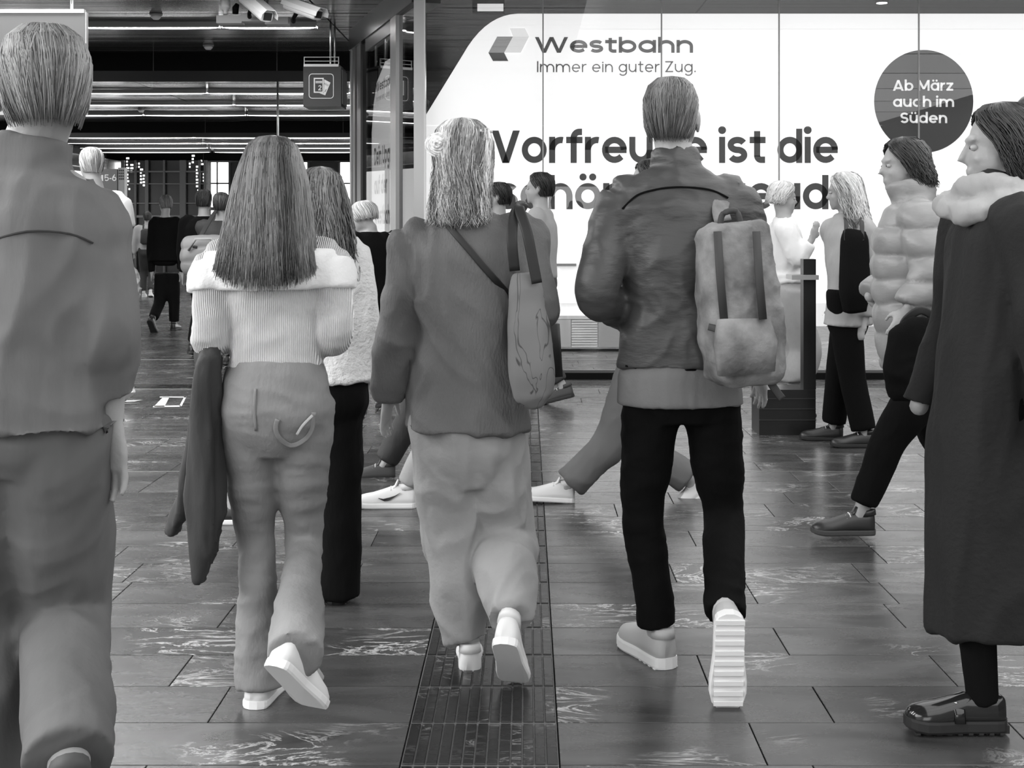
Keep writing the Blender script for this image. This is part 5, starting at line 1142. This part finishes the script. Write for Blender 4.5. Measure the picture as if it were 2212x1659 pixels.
# ================= I: white blouse at the black stand
Y = 9.6; J = pose(1700, Y, 1.66, -78, 0.1, 'L', 0.1)
setj(J, neck=px(1692,468,Y), head=px(1692,428,Y), look=(1,0.1,-0.1), shR=px(1698,494,Y-0.17), elR=px(1722,560,Y-0.2), wrR=px(1752,520,Y-0.22), hdR=(0.3,0,1))
Ip = person('person in a white blouse reaching out a hand over the black stand', J,
  top=TOP('blouse', WHITEC, 0.30, 1.0, 0.01, (0.085,0.075,0.05,0.9), folds(0.012,8,8,5,93)), bottom=TROU('skirt', LIGHTG, 1.0, 0.115, 0.12, 0.12), shoes=blackshoe, vox=0.014, hair=LONG(HWHITE, 0.05, 220, 0.10, rad=0.004))
st = empty('display_stand', px(1700, 940, 8.9).to_2d().to_3d(), 'black display stand with plinth and post beside the blonde person', 'stand'); st.location = V3((px(1700,0,8.92).x, 8.92, 0)); xo = st.location.x
SBLK = mat('stand_black', 0.008, 0.35); xs_ = lambda p: (p-VX)/FP*8.92 - xo; zs_ = lambda y: HC-(y-HZ)/FP*8.92
mb = MB(); mb.box((xs_(1640), 0, 0.0), (xs_(1762), 0.30, zs_(842))); mb.build('plinth', SBLK, st)
for zz in (862, 884, 908): mb = MB(); mb.box((xs_(1640), -0.008, zs_(zz)), (xs_(1762), 0, zs_(zz-2))); mb.build('groove_trim', DARK, st)
mb = MB(); mb.box((xs_(1737), 0.02, zs_(842)), (xs_(1764), 0.12, zs_(560))); mb.build('post', SBLK, st)
mb = MB(); mb.box((xs_(1708), -0.04, zs_(604)), (xs_(1766), 0.16, zs_(594))); mb.build('ledge', mat('ledge_grey', 0.35, 0.3), st)
# ================= J: trousers mid-stride between blazer and waxed jacket
Y = 6.8; J = pose(1408, Y, 1.72, 90, 0.62, 'L', 0.5)
setj(J, knL=px(1322,950,Y-.05), anL=px(1216,1060,Y-.05), knR=px(1405,980,Y+.08), anR=px(1500,1040,Y+0.08), footL=(-1,0,0.06), footR=(-0.8,0,-0.6), elL=px(1420,600,Y-.2), wrL=px(1420,690,Y-.2), elR=px(1430,600,Y+.2), wrR=px(1430,690,Y+.2))
Jp_ = person('person in wide grey trousers striding left, half hidden behind the waxed jacket', J, top=TOP('jacket', MIDG, 0.1, 0.9, 0.0), bottom=TROU('trousers', mat('warm_grey_trouser', 0.13, 0.8, var=0.1), 1.86, 0.105, 0.09, 0.085, fold=folds(0.012,6,6,4,95)), shoes=sneak, vox=0.013, hair=SHORT_HAIR(HDARK))
# ================= K: head seen before the poster
Y = 10.4; J = pose(1168, Y, 1.80, 80, 0.3, 'L', 0.3)
K = person('distant person with dark cropped hair crossing before the glowing poster', J, top=TOP('jacket', LIGHTG, 0.05), bottom=TROU('trousers', CHAR), shoes=dsneak, vox=0.016, hair=SHORT_HAIR(HDARK))
Y = 10.9; J = pose(1078, Y, 1.74, 86, 0.4, 'R', 0.3)
K2 = person('distant dark-haired person hidden up to the head by the grey blazer', J, top=TOP('jacket', CHAR, 0.05), bottom=TROU('trousers', CHAR), shoes=dsneak, vox=0.016, hair=SHORT_HAIR(HDARK))
# ================= L, M, N: legs of people crossing behind the front row
Y = 7.5; J = pose(972, Y, 1.70, 88, 0.60, 'L', 0.3); setj(J, knL=px(892,890,Y-.05), anL=px(830,1004,Y-.05), footL=(-1,0,0))
Lp = person('person crossing behind the grey blazer in dark trousers and charcoal trainers', J, top=TOP('jacket', CHAR, 0.1, 0.9), bottom=TROU('trousers', CHAR, 1.92, 0.10, 0.082, 0.068, fold=folds(0.007,8,8,5,97)), shoes=dsneak, vox=0.013, hair=SHORT_HAIR(HDARK))
Y = 6.68; J = pose(985, Y, 1.66, 90, 0.50, 'L', 0.2); setj(J, anL=px(872,1064,Y-.05), knL=px(930,950,Y-.05), footL=(-1,0,0))
Mp = person('person behind the blazer showing one white trainer with a dark curved mark', J, top=TOP('jacket', CHAR, 0.1, 0.85), bottom=TROU('trousers', LIGHTG, 1.85, 0.095, 0.075, 0.06), vox=0.013, hair=SHORT_HAIR(HDARK))
s1_, P1 = shoe(Mp['root'], J, 'L', 'sneaker', SW, SWS, L=0.30); s2_, _ = shoe(Mp['root'], J, 'R', 'sneaker', SW, SWS)
mb = MB(); sw = [(0.60,0.050),(0.50,0.036),(0.42,0.040),(0.34,0.054),(0.24,0.074),(0.33,0.060),(0.42,0.052),(0.52,0.046)]
yy = [P1(a, 0.0445 if a > 0.5 else 0.0415, b_ + 0.0) for a, b_ in sw]; yy2 = [P1(a, -0.0445 if a > 0.5 else -0.0415, b_) for a, b_ in sw]
mb.add(yy, [tuple(range(8))]); mb.add(yy2, [tuple(range(8))]); 
sgn_ = mb.build('curved_mark', mat('mark_dark', 0.03, 0.5), s1_); so2 = sgn_.modifiers.new('s', 'SOLIDIFY'); so2.thickness = 0.008; so2.offset = 0
Y = 6.32; J = pose(575, Y, 1.70, 88, 0.45, 'L', 0.2); setj(J, anL=px(502,1097,Y-.05), footL=(-1,0.0,0))
Np = person('person hidden behind the faded jeans except one black canvas shoe with white rim', J, top=TOP('jacket', CHAR, 0.1, 0.85), bottom=TROU('trousers', CHAR, 1.80, 0.09, 0.07, 0.055), shoes=canv, vox=0.013, hair=SHORT_HAIR(HDARK))
# ================= O: pale cap near the glass door
Y = 10.2; J = pose(800, Y, 1.60, 35, 0.3, 'L', 0.3); setj(J, look=(-0.9,0.4,-0.2)); J['head'] = px(784, 470, Y)
Op = person('person in a pale knitted cap and black jacket near the glass door', J, top=TOP('jacket', BLACKC, 0.0, 1.05), bottom=TROU('trousers', BLACKC), shoes=blackshoe, vox=0.016,
  hair=dict(prof=[(z*1.05, rx*1.16, ry*1.16, yc, g*0.8) for z, rx, ry, yc, g in SHORT[:6]], n=160, m=HWHITE, gap=45, seglen=6, rad=0.005, name='knitted_cap', end=0.9))
# ================= P, Q, R: people deep in the hall
Y = 18.0; J = pose(357, Y, 1.80, 5, 0.55, 'L', 0.2); setj(J, look=(-0.6,0.8,-0.25), shL=px(333,478,Y), shR=px(383,478,Y), elL=px(326,540,Y), elR=px(392,540,Y), wrL=px(328,590,Y), wrR=px(390,585,Y), anR=px(376,700,Y), knR=px(376,650,Y), hipR=px(372,600,Y), hipL=px(350,600,Y), knL=px(345,652,Y-0.1), anL=px(330,690,Y-0.45), footL=(0.1,0.6,-0.7), footR=(0.05,-0.2+1.2,0))
Pp = person('grey-haired distant person in a long black coat walking away down the hall', J, coat=TOP('coat', BLACKC, -0.05, 1.08, 0.03), bottom=TROU('trousers', BLACKC), shoes=blackshoe, vox=0.02, hair=SHORT_HAIR(HGREY, 160, name='hair'), eyes=False)
Y = 26.4; J = pose(318, Y, 1.68, 10, 0.2, 'L', 0.2)
Qp = person('small far person in a white top with a dark backpack strap and dark trousers', J, top=TOP('sweatshirt', LIGHTG, 0.05), bottom=TROU('trousers', CHAR, 1.9), shoes=sneak, vox=0.026, hair=SHORT_HAIR(HDARK, 80), eyes=False)
b3 = empty('small_backpack', J['neck'] - V3((-0.04,0.16,0.35)), 'small dark backpack on the far person in the white top', 'backpack')
mb = MB(); mb.loft([(0,0,0.28),(0,0,0.24),(0,0,0.0),(0,0,-0.03)], [(0.08,0.04),(0.12,0.06),(0.13,0.07),(0.09,0.04)], side=V3((1,0,0)), n=14, power=3); mb.build('bag_body', CHAR, b3, True)
mb = MB(); mb.loft([(-0.08,0.02,0.26),(-0.10,0.10,0.36),(-0.10,0.22,0.30)], [0.015]*3, n=6); mb.build('strap', CHAR, b3, True)
Y = 14.4; J = pose(440, Y, 1.78, -8, 0.2, 'R', 0.2)
Rp = person('dark-haired distant person in a black suit jacket, left of the long-haired walker', J, top=TOP('suit_jacket', BLACKC, -0.05, 1.08), bottom=TROU('trousers', BLACKC), shoes=blackshoe, vox=0.018, hair=SHORT_HAIR(HDARK, 160), eyes=False)
# quilted roll carried at waist height in front of him
dfl = empty('duffel_bag', px(425, 600, 12.8), 'pale grey padded duffel bag carried flat in the middle distance, beside the white sweater', 'bag'); o_ = dfl.location
mb = MB(); c1 = px(395, 552, 12.8) - o_; c2 = px(505, 552, 12.8) - o_
mb.loft([c1, c1.lerp(c2,0.08), c1.lerp(c2,0.5), c1.lerp(c2,0.92), c2], [(0.10,0.13),(0.15,0.195),(0.16,0.205),(0.15,0.195),(0.10,0.13)], side=V3((0,1,0)), n=20, power=2.6)
link('bag_body', fuse(mb, 0.018, 2, puffs(0.02, 0.14)), mat('duffel_grey', 0.22, 0.6), dfl, True)
mb = MB(); mb.loft([c1.lerp(c2,0.2)+V3((0,-0.17,0.05)), c1.lerp(c2,0.35)+V3((0,-0.2,0.16)), c1.lerp(c2,0.65)+V3((0,-0.2,0.16)), c1.lerp(c2,0.8)+V3((0,-0.17,0.05))], [0.014]*4, n=6); mb.build('handle', LIGHTG, dfl, True)
Y = 13.3; J = pose(478, Y, 1.72, 0, 0.2, 'L', 0.2); setj(J, wrL=px(430,548,Y-0.05), elL=px(446,520,Y+0.02))
ribbon('shoulder_strap', [px(420,535,12.64), px(445,490,12.9), px(462,462,13.15), px(466,455,13.3), px(462,470,13.45), px(450,530,13.1)], 0.022, 0.006, CHAR, dfl, o_)
Sp = person('distant dark-jacketed person by the duffel bag, nearest to the white sweater', J, top=TOP('jacket', CHAR, 0.0), bottom=TROU('trousers', BLACKC), shoes=blackshoe, vox=0.018, hair=SHORT_HAIR(HDARK, 120), eyes=False)
# ================= T: white T-shirt behind the near figure
Y = 10.6; J = pose(222, Y, 1.90, 40, 0.45, 'L', 0.3); setj(J, shR=px(256,438,Y), elR=px(270,500,Y), wrR=px(270,548,Y+0.05), anL=px(190,838,Y), footL=(-1,0.1,0)); J['head'] = px(196, 356, Y); J['neck'] = px(206, 408, Y)
Tp = person('tall distant person in a white T-shirt with a bag strap, behind the near left figure', J, top=TOP('t_shirt', WHITEC, 0.0, 1.12, 0.02, (0.095,0.085,0.085,-0.12), folds(0.01,6,6,4,99)), bottom=TROU('trousers', CHAR, 1.85), shoes=sneak, vox=0.016, hair=SHORT_HAIR(HBLOND, 200), eyes=False)
bv = world_bvh(Tp['top'], Tp['root'].location)
sb_ = empty('sling_bag', px(262, 600, 10.5), 'grey sling bag with a long strap over the white T-shirt', 'bag')
pts = [on_surface(bv, x, y, 0.012) for x, y in ((212,418),(224,428),(234,446),(240,470),(244,500),(250,530))]; pts = [p for p in pts if p] + [px(258,562,10.35)]
if len(pts) > 2: ribbon('strap', pts, 0.02, 0.006, mat('strap_grey', 0.2, 0.6), sb_, sb_.location)
mb = MB(); q0 = px(268, 565, 10.35) - sb_.location; mb.loft([q0, q0 + V3((0.02,0,-0.08)), q0 + V3((0.04,0,-0.25)), q0 + V3((0.03,0,-0.33))], [(0.05,0.03),(0.08,0.06),(0.10,0.07),(0.06,0.04)], side=V3((1,0,0)), n=16)
link('bag_body', fuse(mb, 0.014, 2, folds(0.02,12,12,12,101)), mat('shiny_plastic', 0.35, 0.15), sb_, True)
